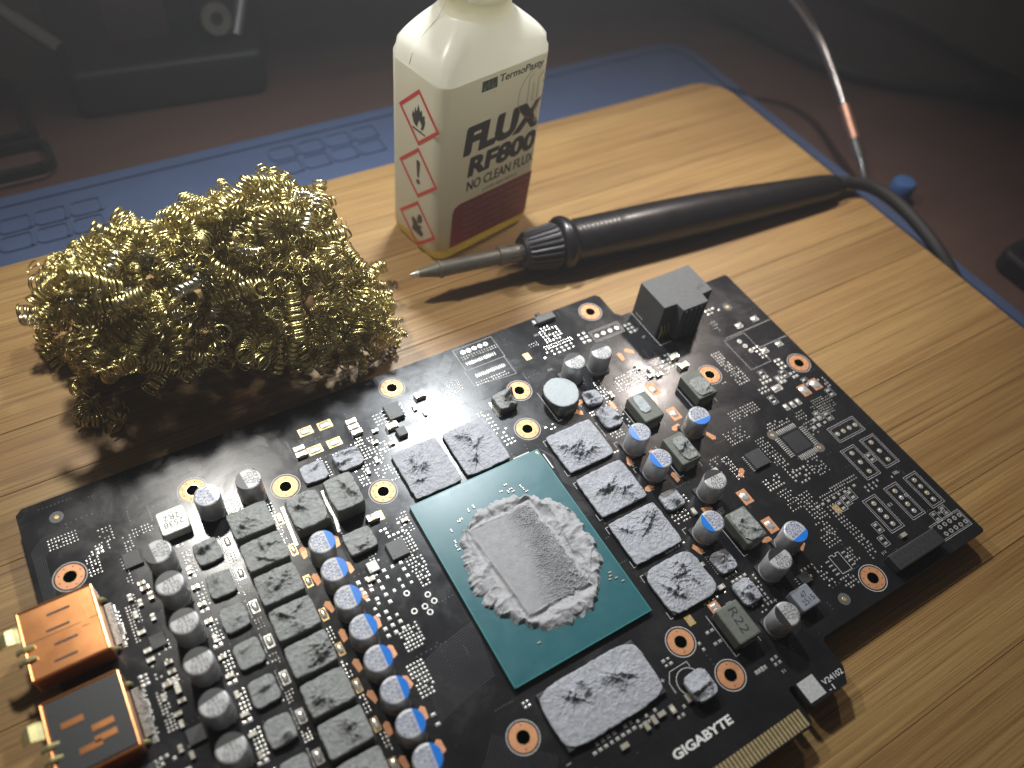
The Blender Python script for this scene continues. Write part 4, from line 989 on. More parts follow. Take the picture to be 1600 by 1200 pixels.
# ------------------------------------------------------------------ rows of small solder pads
COIL_SPOTS = [(-14.3,114.9,43.3),(-52.2,115.2,38.3),(-36.6,128.6,43.1),(-24.5,106.2,16.2),(-56.0,127.0,36.4),(-35.0,133.8,37.7),(-5.0,142.2,23.7),(-3.8,135.4,10.3),(26.3,134.4,-1.2),(-9.7,124.9,41.0),(13.1,103.5,24.5),(-20.3,150.2,1.4),(-17.8,122.0,40.7),(-48.8,115.0,39.6),(-26.6,141.3,5.1),(-50.7,106.9,22.0),(-34.8,127.7,43.1),(1.6,99.3,12.6),(-60.6,112.0,40.1),(-53.9,141.9,5.6),(-19.5,129.4,44.8),(6.5,150.3,2.5),(-4.1,134.8,34.9),(-7.4,143.1,12.1),(-28.8,120.2,38.6),(-15.1,135.7,28.2),(-1.3,128.0,45.9),(0.8,137.8,30.2),(-13.1,135.8,33.8),(-13.9,125.6,4.4),(-65.3,145.5,-2.5),(0.5,131.0,23.6),(21.0,135.9,2.5),(13.0,126.0,-3.5),(-59.5,151.3,5.0),(-56.8,117.0,20.0),(-51.7,111.9,39.9),(6.3,101.0,4.4),(-13.3,146.4,21.3),(-9.2,130.8,33.8),(-54.0,136.7,27.2),(22.4,151.9,-3.0),(-61.1,149.6,4.6),(-32.8,139.2,23.5),(-15.4,112.1,28.7),(-11.1,129.2,6.5),(16.6,141.3,13.4),(-32.4,139.2,26.0),(-29.2,147.4,1.8),(1.7,122.1,33.4),(-11.6,132.0,44.1),(-21.1,145.5,14.8),(-26.6,121.1,40.0),(-24.8,137.2,29.4),(-12.8,145.7,11.2),(-58.8,127.1,10.9),(-19.8,145.9,14.2),(-51.2,118.4,23.0),(-24.0,116.4,43.6),(-18.6,124.9,46.2),(-8.1,107.4,22.7),(-62.6,146.2,6.3),(7.6,105.7,-0.8),(-42.6,137.9,33.4),(-58.3,144.6,10.8),(-55.9,119.6,36.6),(-16.9,122.7,41.9),(-51.9,144.1,23.0),(-24.8,126.5,29.9),(0.4,114.7,30.8),(-0.2,147.1,16.4),(-7.1,118.8,40.1),(-34.0,110.7,27.9),(-10.4,120.3,40.8),(-29.0,118.4,45.1),(-38.6,132.5,38.6),(-4.3,129.3,44.5),(12.6,103.9,3.5),(-54.5,151.5,0.2),(-32.6,136.4,29.8),(-18.4,128.4,40.1),(-11.2,120.0,11.2),(-33.3,136.8,10.5),(-46.8,121.3,15.5),(-51.7,113.1,35.4),(-42.2,114.8,36.8),(-23.5,114.2,41.2),(-6.4,140.7,21.4),(-20.2,122.0,47.1),(-19.7,141.9,8.6),(-11.7,113.5,37.2),(5.2,132.9,27.4),(-2.8,140.2,3.1),(-8.5,138.3,6.1),(16.9,151.7,-0.5),(-35.0,124.2,42.6),(-12.3,121.7,46.6),(-19.7,121.1,16.7),(-2.7,141.3,30.8),(-58.1,122.7,14.5),(-0.6,118.4,22.9),(7.1,109.6,31.3),(17.2,126.9,3.3),(-58.7,136.8,11.5),(-36.7,151.2,3.1),(-12.9,110.5,25.4),(-19.4,118.5,-2.4),(-18.1,143.9,14.2),(-20.0,121.9,45.0),(-1.9,139.5,33.3),(17.3,127.2,12.9),(-49.5,109.2,26.2),(-21.0,139.3,-2.7),(-18.4,149.1,6.4),(-19.3,126.4,41.9),(17.3,149.7,12.8),(4.6,134.3,26.4),(-12.8,147.6,9.9),(12.1,128.0,14.3),(-15.3,107.1,21.2),(-22.1,129.1,44.6),(-12.9,134.2,12.6),(-52.5,108.6,34.8),(-37.7,112.6,34.7),(-39.1,117.9,21.3),(-46.2,128.8,34.4),(15.6,106.3,9.9),(-6.4,146.8,8.3),(-36.6,129.9,36.5),(-17.9,103.0,19.4),(-24.9,109.0,28.3),(-36.3,105.7,26.5),(12.1,108.5,24.8),(-10.9,122.9,37.8),(-51.8,123.5,42.6),(-46.4,140.8,26.6),(-44.0,130.3,37.0),(7.8,99.1,10.1),(-7.5,128.7,30.0),(23.3,147.0,3.0),(-54.2,135.0,14.5),(4.1,113.3,39.0),(-62.1,116.0,32.0),(-36.0,122.4,36.2),(21.5,106.4,-3.5),(7.5,144.9,18.2),(-26.0,146.7,20.3),(-32.4,131.8,32.4),(-46.1,132.4,8.0),(8.5,104.9,7.9),(-1.3,103.9,17.2),(-47.8,115.4,23.1),(-17.0,144.1,21.1),(-57.3,146.4,19.0),(-38.3,105.8,17.0),(-16.4,126.0,44.4),(-9.8,99.9,16.3),(-26.9,137.0,26.6),(-14.5,108.8,30.9),(6.9,110.9,29.4),(-34.8,128.6,23.9),(-6.6,121.6,45.4),(-23.9,129.1,42.9),(-45.6,136.1,15.9),(-26.1,146.8,18.0),(-30.3,127.1,28.7),(-12.6,147.5,18.7),(-19.3,130.2,41.5),(-12.9,134.5,40.3),(-11.9,138.1,29.6),(9.2,99.2,1.4),(-18.9,147.4,7.0),(-24.6,113.9,41.6),(-41.1,134.2,35.9),(13.8,106.5,27.7),(18.2,100.9,10.7),(-9.0,113.5,35.1),(-44.3,126.3,17.3),(-57.7,108.5,33.6),(-43.1,133.3,35.1),(6.6,115.3,25.1),(-43.4,109.7,27.1),(9.3,103.7,9.1),(6.8,102.8,0.4),(4.0,105.6,15.3),(-16.3,105.4,12.6),(-50.7,130.6,33.5),(-20.3,110.7,38.6),(9.1,122.6,9.0),(-5.4,126.9,35.9),(6.1,131.9,24.8),(-36.1,141.8,23.5),(4.1,131.1,35.4),(-20.8,137.0,27.6),(-19.4,107.2,24.4),(-10.1,112.7,22.5),(-16.5,109.1,16.4),(9.8,111.7,36.0),(-48.7,148.2,8.4),(-39.2,103.7,23.0),(-61.5,139.8,2.9),(-9.8,123.3,40.3),(-53.4,143.7,2.5),(-31.9,119.6,20.7),(-36.1,141.2,29.2),(11.8,127.0,18.4),(12.1,143.6,17.4),(12.7,130.9,6.4),(-49.4,142.6,19.8),(6.9,140.2,24.0),(-0.0,122.3,45.0),(-61.7,131.5,19.7),(14.5,102.8,6.1),(-22.1,101.1,18.1),(-54.1,136.4,31.5),(3.8,143.8,22.7),(-36.8,141.0,1.3),(3.1,116.4,-1.9),(-5.0,118.9,42.6),(-48.0,123.9,41.4),(-24.7,116.9,13.5),(-52.9,133.6,36.1),(-18.8,142.3,27.4),(-61.7,118.6,33.8),(-6.5,102.5,20.4),(-22.6,132.3,41.4),(18.6,151.5,3.7),(-13.5,100.4,13.9),(7.8,120.9,7.1),(-27.9,103.1,21.7),(-10.5,117.0,41.0),(-13.5,137.5,29.7),(5.3,124.1,10.0),(-1.4,141.1,23.5),(-45.2,150.7,8.5),(-45.3,118.8,37.7),(-60.8,138.6,1.5),(-5.3,143.0,12.0),(5.8,129.6,38.2),(-31.0,104.1,17.9),(-23.8,105.5,23.7),(6.8,109.0,35.9),(-40.4,107.9,23.9),(4.6,109.6,12.2),(-11.4,118.2,41.8),(-24.3,117.9,34.0),(-1.5,119.9,35.2),(6.4,105.8,9.4),(-10.4,117.8,36.7),(-9.7,124.9,43.8),(11.8,137.7,25.8),(2.5,130.3,3.2),(5.9,112.2,29.0),(0.6,138.7,16.5),(-13.2,131.0,43.5),(-48.1,108.0,27.1),(-2.6,125.6,35.5),(-19.9,124.2,21.5),(-3.2,110.3,34.1),(-33.4,122.9,47.7),(8.4,115.0,3.8),(8.4,134.9,29.7),(18.4,128.9,15.5),(1.8,115.5,25.3),(21.3,104.9,7.8),(-6.0,125.6,40.9),(-17.5,117.9,40.7),(14.7,147.8,6.9),(-17.7,101.8,18.1),(-54.1,145.3,21.7),(-36.9,135.6,4.2),(-36.3,125.7,35.8),(-34.7,138.3,15.6),(19.2,107.4,1.4),(-8.3,142.3,29.9),(-43.6,108.1,18.8),(-27.3,142.9,-3.2),(5.9,104.5,4.0),(-21.2,124.0,11.1),(6.3,102.8,15.0),(-41.3,137.2,17.5),(-32.9,105.5,28.7),(-43.0,119.8,35.3),(-4.8,119.7,41.4),(-38.9,148.4,1.6),(-55.2,138.6,18.2),(-11.1,112.8,13.1),(-4.3,101.8,5.4),(-21.8,149.2,4.5),(-53.7,128.5,0.4),(7.0,117.1,41.1),(-36.6,138.6,29.0),(-49.0,121.9,20.4),(-14.3,118.1,41.6),(16.6,136.7,15.1),(-54.3,131.2,5.1),(16.3,138.6,22.1),(-42.2,141.5,28.0),(6.5,100.0,15.7),(9.2,101.7,8.1),(6.5,123.5,33.6),(8.8,122.8,23.3),(-38.7,115.9,43.5),(-32.4,149.6,3.3),(-30.0,114.4,29.3),(-6.8,114.6,-2.4),(-5.4,106.6,14.1),(6.3,141.8,20.3),(-53.5,118.8,45.9),(-15.5,102.7,12.9),(3.6,138.1,35.0),(-52.0,115.7,34.5),(-46.4,116.2,19.6),(3.4,136.0,29.4),(-43.8,119.3,33.9),(-26.0,141.8,31.3),(12.8,111.8,3.5),(-59.8,135.7,5.1),(-38.4,120.0,45.8),(-24.5,140.0,15.4),(-22.3,132.0,42.7),(-3.8,125.5,40.7),(-40.7,125.4,2.6),(-30.1,150.7,7.8),(-49.4,127.7,33.9),(14.2,146.6,13.1),(12.2,149.1,13.8),(1.4,146.9,12.6),(0.3,102.9,4.5),(6.0,127.6,25.3),(11.5,102.9,8.9),(10.2,101.4,17.5),(-36.0,128.0,42.2),(-17.0,134.9,7.1),(-54.0,141.0,21.0),(4.9,118.0,42.2),(12.3,146.0,12.6),(-3.4,120.1,23.9),(-26.1,114.1,9.1),(3.7,132.0,32.7),(6.3,134.0,21.3),(-9.7,124.3,36.7),(-33.8,123.2,38.4),(-42.2,117.9,43.0),(-24.9,150.9,-1.0),(-1.2,118.4,19.5),(3.6,127.4,11.7),(-29.5,144.7,22.2),(-22.5,132.7,19.2),(-35.2,143.1,17.7),(-11.7,106.7,32.1),(5.0,119.4,29.0),(6.2,122.7,35.7),(-10.9,144.5,17.0),(-22.6,116.8,44.0),(-15.3,106.3,15.6),(-14.5,144.4,18.4),(-11.7,147.3,1.4),(-57.6,115.9,26.5),(-47.4,150.3,1.7),(-37.5,150.1,2.2),(-24.6,144.3,17.1),(8.7,124.1,37.8),(-28.1,141.5,-2.0),(-19.9,145.7,12.6),(6.3,111.4,-2.4),(-43.6,135.6,-3.5),(-31.8,119.2,32.0),(11.0,100.7,13.3),(23.9,113.9,5.1),(15.6,104.9,3.8),(-5.5,130.7,37.6),(-23.1,126.9,-1.1),(-18.5,109.1,32.7),(-53.1,113.9,39.9),(2.4,136.9,28.2),(-30.9,109.6,11.1),(-55.7,131.5,31.6),(13.0,101.2,-0.2),(-52.8,111.9,37.5),(-20.6,120.6,36.3),(-7.5,100.7,11.2),(-32.8,126.6,42.4),(-4.1,119.6,13.5),(-7.1,152.0,-3.0),(-50.3,137.2,-1.3),(11.6,146.8,15.2),(-12.6,140.5,27.2),(-29.1,130.6,36.3),(15.3,143.6,17.8),(-32.1,127.3,4.5),(24.1,126.6,2.2),(-30.4,129.6,23.5),(-7.0,103.1,24.3),(-33.2,139.4,31.7),(-19.3,102.2,14.5),(-42.7,105.4,22.1),(-50.9,147.7,15.3),(-20.0,136.4,38.4),(-1.3,137.5,5.0),(12.0,142.2,18.7),(6.3,103.4,12.0),(-17.3,129.8,41.5),(-52.3,105.6,28.8),(-6.8,132.3,0.9),(-37.1,126.8,34.9),(-64.0,147.9,7.0),(-54.5,131.8,37.3),(-41.3,121.4,13.8),(-43.3,106.4,20.3),(-42.2,116.8,34.5),(-43.4,122.0,41.0),(8.1,124.0,3.8),(16.6,113.5,18.6),(-41.0,118.1,37.9),(2.5,118.0,28.8),(-61.6,149.5,1.1),(-10.3,150.7,8.4),(-6.9,143.2,23.3),(-17.5,128.8,36.0),(-12.9,140.9,23.8),(-2.3,103.7,6.8),(3.8,106.4,16.9),(17.3,128.4,9.5),(-15.7,142.7,26.6),(-3.0,125.4,13.0),(15.3,143.6,22.6),(-20.8,115.5,32.3),(-38.1,132.4,32.4),(-55.6,112.8,41.0),(-38.4,134.0,-1.9),(-1.1,129.6,45.2),(-32.4,121.1,31.6),(-53.7,120.0,42.3),(-14.2,107.8,22.9),(-9.2,130.4,40.4),(-11.6,103.6,20.0),(-13.8,106.6,24.1),(0.5,99.6,12.9),(7.9,113.6,20.7),(-53.9,117.4,34.7),(7.0,136.7,26.2),(5.6,107.5,25.2),(-52.4,148.9,14.4),(-1.5,145.4,5.1),(6.0,99.0,5.1),(-38.2,119.5,39.4),(-22.8,107.0,22.2),(-3.4,133.6,23.2),(-58.9,116.5,35.1),(-12.0,122.8,47.1),(-21.8,130.3,42.3),(-24.6,138.1,34.1),(17.5,143.2,17.2),(5.1,132.0,11.1),(-47.3,129.5,35.3),(-47.5,127.6,2.1),(5.3,103.0,2.2),(-12.1,124.6,47.6),(18.0,105.0,11.8),(-20.8,113.6,29.6),(10.2,106.3,21.8),(-48.3,131.4,33.5),(-43.6,147.9,11.2),(-10.4,147.2,3.0),(-14.6,149.8,11.1),(-2.3,150.6,4.0),(-41.0,129.7,38.4),(-1.9,128.6,34.2),(-21.9,111.2,39.0),(14.7,137.2,27.1),(-38.9,147.9,-2.4),(-6.0,124.0,36.4),(-16.3,108.4,26.9),(16.4,145.1,1.8),(-35.8,129.4,39.2),(-7.2,141.8,30.0),(-6.9,119.3,6.5),(-9.9,136.5,33.6),(14.3,103.9,-1.6),(-17.3,142.6,6.4),(-38.1,121.5,2.9),(20.1,107.9,11.8),(-4.9,139.6,30.0),(-32.0,112.0,29.9),(10.8,140.5,28.5),(-15.4,132.6,6.1),(-41.5,141.9,21.2),(-22.9,124.9,7.1),(2.3,108.4,34.5),(-51.3,115.6,38.7),(-33.2,140.1,21.5),(-26.3,137.7,29.8),(1.6,122.6,43.2),(-34.4,105.8,29.5),(15.9,135.2,5.0),(-37.2,122.6,46.8),(-48.5,118.8,38.3),(25.4,116.3,1.8),(-11.8,128.9,41.7),(-17.7,128.5,41.6),(-49.4,119.3,26.4),(-46.5,119.6,34.4),(-0.1,100.4,12.6),(-17.2,138.2,9.6),(22.6,115.9,-3.0),(-48.3,114.6,43.1),(-23.9,138.6,20.4),(-44.3,127.3,36.8),(-53.4,116.5,38.4),(-39.2,133.3,36.1),(-26.5,136.9,28.6),(-13.9,147.7,10.9),(-48.9,151.3,7.1),(6.1,99.3,14.9),(-0.8,130.1,34.9),(-28.4,110.5,37.8),(18.6,137.1,10.7),(-22.4,150.3,6.7),(-13.1,101.5,12.1),(6.6,136.4,24.3),(-27.2,150.9,9.7),(-38.0,110.8,34.5),(-37.3,121.9,40.6),(17.7,148.2,11.7),(13.5,105.7,26.7),(-47.8,107.5,26.1),(-48.5,143.7,26.8),(-28.0,124.1,39.8),(0.3,113.1,22.7),(-19.4,135.5,39.0),(15.7,141.6,3.5),(9.5,116.6,10.7),(6.9,141.8,18.4),(-51.3,121.9,43.3),(-51.4,117.4,36.1),(21.5,108.7,9.3),(-32.8,116.4,39.2),(12.2,107.1,26.5),(-14.0,103.0,17.9),(-51.9,133.5,14.4),(-28.6,124.5,4.7),(-26.2,122.0,16.1),(-57.4,151.8,5.5),(-4.1,118.6,45.0),(-11.1,139.3,31.9),(-44.7,141.7,26.1),(-14.2,125.6,40.6),(10.9,133.8,11.2),(2.3,123.1,18.3),(-20.7,115.5,35.6),(-49.9,114.9,38.7),(-19.7,125.4,41.2),(-36.2,137.9,35.4),(-11.8,120.0,35.8),(5.6,102.9,6.9),(-15.6,133.7,26.0),(-31.3,125.0,26.6),(4.8,109.8,35.4),(10.9,102.9,23.6),(22.1,124.7,5.3),(17.7,150.9,9.6),(-40.5,127.6,14.7),(-36.7,109.4,35.5),(-13.5,128.4,44.3),(-15.1,133.6,34.4),(3.9,121.3,30.8),(9.8,103.5,11.8),(12.1,114.5,6.4),(-16.3,111.4,32.6),(3.5,107.5,33.5),(10.6,112.9,29.7),(4.1,109.4,7.2),(6.3,121.1,39.7),(-25.4,127.2,37.1),(0.4,105.5,2.5),(-15.8,105.2,14.9),(-29.6,114.0,35.1),(-50.3,114.7,42.6),(-43.5,111.8,37.4),(4.5,144.8,2.6),(-60.2,142.4,17.2),(-38.5,141.2,25.8),(-33.6,137.2,27.5),(6.9,139.9,33.0),(-57.3,116.3,42.9),(-38.1,144.5,24.8),(-20.9,131.3,33.9),(-33.8,140.6,30.6),(-38.8,124.0,4.2),(-50.6,117.9,45.9),(-40.1,151.3,0.6),(-51.3,104.6,27.4),(-31.7,118.4,40.5),(-16.8,141.5,27.5),(-26.0,132.5,36.2),(-31.9,127.3,34.1),(-9.3,130.8,42.1),(-35.0,140.7,6.2),(12.9,141.5,8.5),(-53.3,120.1,19.1),(-17.6,120.4,47.3),(-38.5,124.2,10.5),(-50.9,128.9,2.3),(-44.8,118.6,15.0),(-15.6,124.5,13.5),(4.7,122.0,36.6),(-22.3,130.0,40.3),(-38.7,104.8,18.4),(-30.2,123.9,35.5),(-3.4,122.1,43.6),(-28.4,119.2,21.7),(-55.6,111.5,22.4),(-14.7,137.9,31.4),(-36.0,120.9,40.5),(-7.1,100.6,12.6),(-52.4,142.2,28.7),(-29.7,115.4,37.9),(-5.5,122.3,33.0),(-45.5,135.8,26.2),(-43.9,140.4,17.6),(4.5,110.0,30.1),(13.7,147.9,17.8),(-21.1,130.2,23.5),(-5.1,133.2,30.7),(-11.4,118.9,2.8),(2.9,100.6,17.7),(-18.6,125.1,2.6),(-56.1,151.8,7.1),(-52.4,138.4,31.4),(-37.9,147.3,10.3),(-54.9,118.6,11.8),(-40.6,146.6,9.0),(-2.9,132.3,36.8),(-4.2,146.3,17.6),(-63.3,150.0,7.2),(-35.8,139.3,34.5),(-33.7,126.4,23.7),(-54.4,138.5,32.5),(-13.2,112.9,40.2),(-41.0,123.8,47.4),(-9.3,135.5,21.1),(-3.9,109.5,34.4),(-44.8,150.1,3.3),(-24.2,124.2,40.1),(-8.9,119.2,39.4),(-31.2,121.9,-3.4),(-34.7,130.9,42.0),(-10.6,148.0,14.3),(-41.9,113.2,34.2),(-7.7,138.4,32.9),(5.4,103.9,26.1),(-4.3,148.9,4.4),(-53.6,114.6,34.3),(-44.9,131.7,27.4),(-55.8,124.8,36.2),(14.8,141.0,19.3),(14.2,111.1,28.1),(-64.7,144.0,2.6),(-8.1,114.4,32.0),(-33.2,138.1,-2.3),(-15.9,132.8,42.8),(-6.6,108.1,29.4),(-46.2,129.4,15.1),(-24.3,123.8,46.4),(1.0,120.8,41.0),(-4.6,148.1,8.2),(3.0,101.9,15.6),(4.8,146.1,21.8),(-57.1,114.4,18.5),(-40.9,105.9,17.8),(-17.1,120.9,35.4),(1.1,115.1,24.5),(4.5,119.7,6.8),(-33.4,111.5,30.1),(-54.2,119.4,35.6),(-9.4,110.7,-0.6),(-54.2,148.1,8.7),(5.1,122.6,44.8),(-21.3,106.3,24.6),(-20.1,122.8,-0.9),(-24.8,112.5,8.7),(-21.2,108.9,25.4),(-8.7,147.6,6.0),(3.4,121.3,37.4),(20.0,148.9,9.4),(14.6,99.4,15.3),(-12.6,117.9,37.9),(-60.3,115.9,25.8),(-2.6,150.3,2.2),(-36.6,120.1,14.8),(-36.2,124.0,47.8),(-24.0,129.4,35.0),(-59.3,145.1,5.4),(-10.7,116.8,16.4),(5.4,148.6,-1.2),(-19.6,134.2,29.7),(18.4,103.8,1.0),(-43.5,120.8,37.6),(-27.0,127.9,36.7),(-52.0,117.9,33.4),(-15.4,115.3,39.8),(11.7,145.2,18.0),(-38.6,145.8,-2.1),(-27.1,129.1,29.0),(-38.2,107.0,25.6),(-66.0,151.8,3.9),(-13.4,110.4,10.9),(-6.9,144.2,14.7),(-8.5,147.5,12.7),(-34.9,142.0,30.6),(-17.0,126.7,35.3),(-45.8,129.3,27.4),(2.5,120.3,35.5),(4.4,118.0,4.0),(-4.0,124.2,6.8),(-18.2,122.1,43.8),(7.7,116.3,34.0),(-35.7,110.5,27.9),(6.9,108.3,23.4),(-36.4,143.2,17.1),(-2.4,116.9,34.5),(13.6,120.9,13.9),(-54.5,107.6,32.9),(1.1,133.5,39.7),(-5.2,138.3,31.9),(-22.6,119.1,37.4),(-5.8,139.4,28.5),(-17.9,123.8,43.2),(11.8,101.0,10.0),(-5.5,116.8,33.5),(19.1,116.6,4.8),(-14.7,122.0,2.4),(-20.3,137.0,35.9),(-9.8,138.6,29.7),(-50.0,119.6,37.0),(-8.6,100.1,10.7),(-11.9,122.6,32.1),(-14.0,144.0,19.4),(-40.6,110.7,30.3),(-19.6,141.2,20.9),(-16.2,125.0,19.1),(-25.6,116.6,34.1),(-37.3,128.5,41.9),(14.1,110.4,20.9),(-20.6,146.0,15.6),(-29.6,111.6,27.1),(-19.9,115.0,34.3),(-16.3,122.4,27.6),(-31.5,146.1,14.0),(-26.1,118.7,37.3),(-11.2,126.8,21.5),(-48.8,114.0,40.2),(5.5,149.1,7.0),(7.7,129.7,18.0),(0.2,143.5,16.5),(-40.9,130.9,4.4),(8.3,103.4,22.4),(-17.3,135.5,34.9),(-40.1,125.4,36.8),(13.8,149.4,4.5),(1.4,105.6,24.8),(-47.0,132.0,33.1),(-26.6,124.7,45.3),(-8.3,104.0,14.8),(-1.8,150.2,8.1),(-44.7,120.4,38.5),(-0.6,115.5,4.8),(10.0,123.8,12.1),(-21.3,135.4,29.9),(-49.6,143.6,21.7),(-45.4,131.6,30.8),(-8.3,151.4,2.6),(-4.0,125.4,45.6),(-23.3,117.6,44.4),(-24.5,119.5,32.6),(-9.2,121.8,22.6),(-38.8,125.7,40.8),(-45.1,111.7,37.4),(-6.3,145.2,7.0),(0.8,135.4,37.1),(-33.0,143.8,17.6),(-43.7,124.4,20.5),(-41.8,120.9,46.6),(-4.4,116.8,8.9),(5.5,126.4,39.5),(-32.9,109.8,30.5),(12.0,128.0,19.5),(-33.0,103.0,21.3),(-46.4,114.6,38.1),(16.6,151.3,-2.8),(-31.9,130.3,37.4),(-25.9,127.0,40.7),(18.9,120.5,4.7),(-10.1,125.7,42.9),(-1.2,117.8,43.6),(-2.1,115.8,37.9),(-35.1,137.6,33.4),(22.0,118.8,5.4),(-49.5,120.0,43.6),(0.6,123.6,44.0),(6.3,118.6,42.6),(-49.6,130.7,-3.5),(-5.4,131.7,33.5),(-31.7,148.7,3.5),(-16.8,126.8,8.7),(-3.4,136.4,26.4),(-42.4,117.6,44.4),(-32.8,122.2,47.0),(14.8,145.6,19.1),(-12.6,108.5,9.2),(-4.7,109.8,27.4),(12.9,144.5,2.3),(-35.0,120.3,17.2),(-56.0,146.4,8.8),(-33.6,109.1,34.7),(-38.9,108.3,32.9),(-27.9,109.6,18.5),(-25.3,123.2,46.7),(-9.4,125.6,38.8),(-30.7,141.3,30.8),(-17.4,123.1,47.0),(-55.2,145.7,22.8),(-24.6,112.8,25.2),(-12.4,111.6,29.8),(20.3,149.5,2.1),(-27.9,136.8,28.1),(15.6,137.1,14.7),(-60.1,127.4,23.7),(-41.5,139.3,29.1),(5.1,146.3,13.9),(-31.0,135.9,28.9),(-21.6,138.7,34.8),(-9.2,137.0,26.8),(-21.2,120.5,29.8),(-4.1,146.6,15.3),(-44.1,122.4,36.0),(-41.4,147.9,16.3),(-28.7,116.8,38.1),(-39.7,129.9,37.2),(-3.2,139.0,27.1),(-15.7,115.7,13.5),(-17.2,137.9,26.9),(-17.3,148.6,10.7),(-11.1,102.9,24.1),(-34.0,124.8,45.2),(15.4,126.0,-1.4),(-47.6,120.0,34.8),(-20.8,103.1,18.0),(-20.4,109.1,28.0),(-38.1,130.6,38.6),(-39.5,121.8,38.4),(-60.5,125.8,26.6),(-8.6,143.9,19.8),(-23.1,128.8,38.5),(-4.2,139.4,26.0),(17.6,110.8,20.2),(-49.1,138.1,28.6),(-63.8,146.6,9.9),(-5.2,102.1,12.2),(3.1,129.9,39.4),(-43.0,112.2,23.7),(-8.2,139.6,23.1),(-25.4,137.3,31.6),(-47.5,146.7,8.0),(6.1,116.1,35.0),(17.1,103.7,9.6),(-30.6,120.4,39.9),(-18.8,151.2,4.4),(-47.0,126.7,38.2),(-6.5,116.2,39.0),(-0.7,124.0,35.2),(-29.3,124.5,7.1),(-33.1,117.8,37.3),(11.4,101.5,4.9),(7.8,101.9,4.9),(-21.0,116.2,2.8),(-2.8,105.2,6.3),(17.1,104.7,18.8),(20.9,149.9,-1.6),(6.9,141.0,21.9),(2.9,149.5,8.8),(-19.2,124.6,36.9),(-17.8,141.8,8.0),(-21.0,146.9,16.3),(13.7,142.1,18.6),(-6.9,139.7,17.7),(-14.5,138.0,34.9),(10.1,145.4,22.8),(-55.3,149.3,8.7),(4.5,134.2,34.8),(-52.3,140.6,22.7),(13.2,140.1,23.6),(-29.2,112.9,12.4),(-44.1,141.8,28.0),(-37.3,132.5,7.7),(21.6,99.7,7.2),(-3.6,105.3,14.5),(13.7,101.4,13.1),(-29.9,126.1,23.0),(13.5,151.4,-0.8),(17.2,104.7,6.9),(-42.5,137.2,28.1),(-1.3,121.2,37.0),(-34.7,127.0,40.9),(-27.6,138.0,27.0),(-21.9,108.2,21.9),(17.4,107.3,13.9),(-5.6,143.8,2.8),(-18.4,114.9,32.3),(-19.2,112.3,2.7),(-7.3,144.9,3.5),(-34.4,150.6,3.2),(-12.5,142.4,19.1),(-42.4,140.5,2.2),(-43.6,142.9,18.6),(-17.3,139.8,33.5),(-56.5,118.8,39.1),(-55.6,132.3,9.9),(-15.8,127.9,36.2),(-8.9,140.7,30.0),(-57.3,145.7,16.3),(-23.3,117.8,22.8),(2.5,103.5,21.8),(2.2,117.0,21.5),(-16.6,128.6,37.0),(12.1,110.9,30.3),(-52.3,131.4,33.3),(14.6,104.6,11.9),(-55.2,126.9,40.2),(-3.0,99.4,14.4),(14.3,101.2,20.1),(8.7,112.3,22.9),(-8.7,133.3,29.4),(-18.3,123.7,44.7),(-37.2,105.6,20.0),(-53.1,107.8,28.7),(-19.1,129.0,15.6),(1.4,140.3,27.9),(23.9,142.1,-0.4),(-55.1,134.5,30.7),(5.5,110.4,4.0),(-20.4,146.5,19.4),(-38.9,143.3,24.3),(12.8,103.3,5.3),(-12.5,112.3,27.8),(-2.8,120.9,2.4),(-10.4,119.6,37.1),(-21.7,113.9,32.1),(-21.4,149.4,1.9),(12.1,143.3,24.6),(-39.2,113.0,34.3),(-18.9,145.2,-1.9),(-40.3,124.6,38.2),(-19.3,148.3,13.7),(-17.3,123.3,13.9),(-24.8,114.6,37.4),(14.6,130.5,9.4),(-5.7,105.9,9.4),(-4.6,130.4,28.1),(-43.3,137.2,33.6),(-15.9,117.1,33.1),(-50.9,130.5,35.3),(22.1,107.3,11.0),(-28.0,123.1,38.5),(11.2,111.5,29.5),(-54.0,116.9,25.0),(-52.9,140.3,-0.8),(-21.0,101.8,20.8),(-48.1,135.9,35.3),(-13.4,131.8,36.7),(-23.1,120.9,44.8),(3.6,151.0,0.9),(-48.6,136.5,23.6),(-23.7,105.3,15.7),(-7.4,150.5,10.4),(-61.6,144.0,11.7),(-54.9,115.6,40.3),(-48.1,124.6,36.4),(8.2,125.2,39.6)]
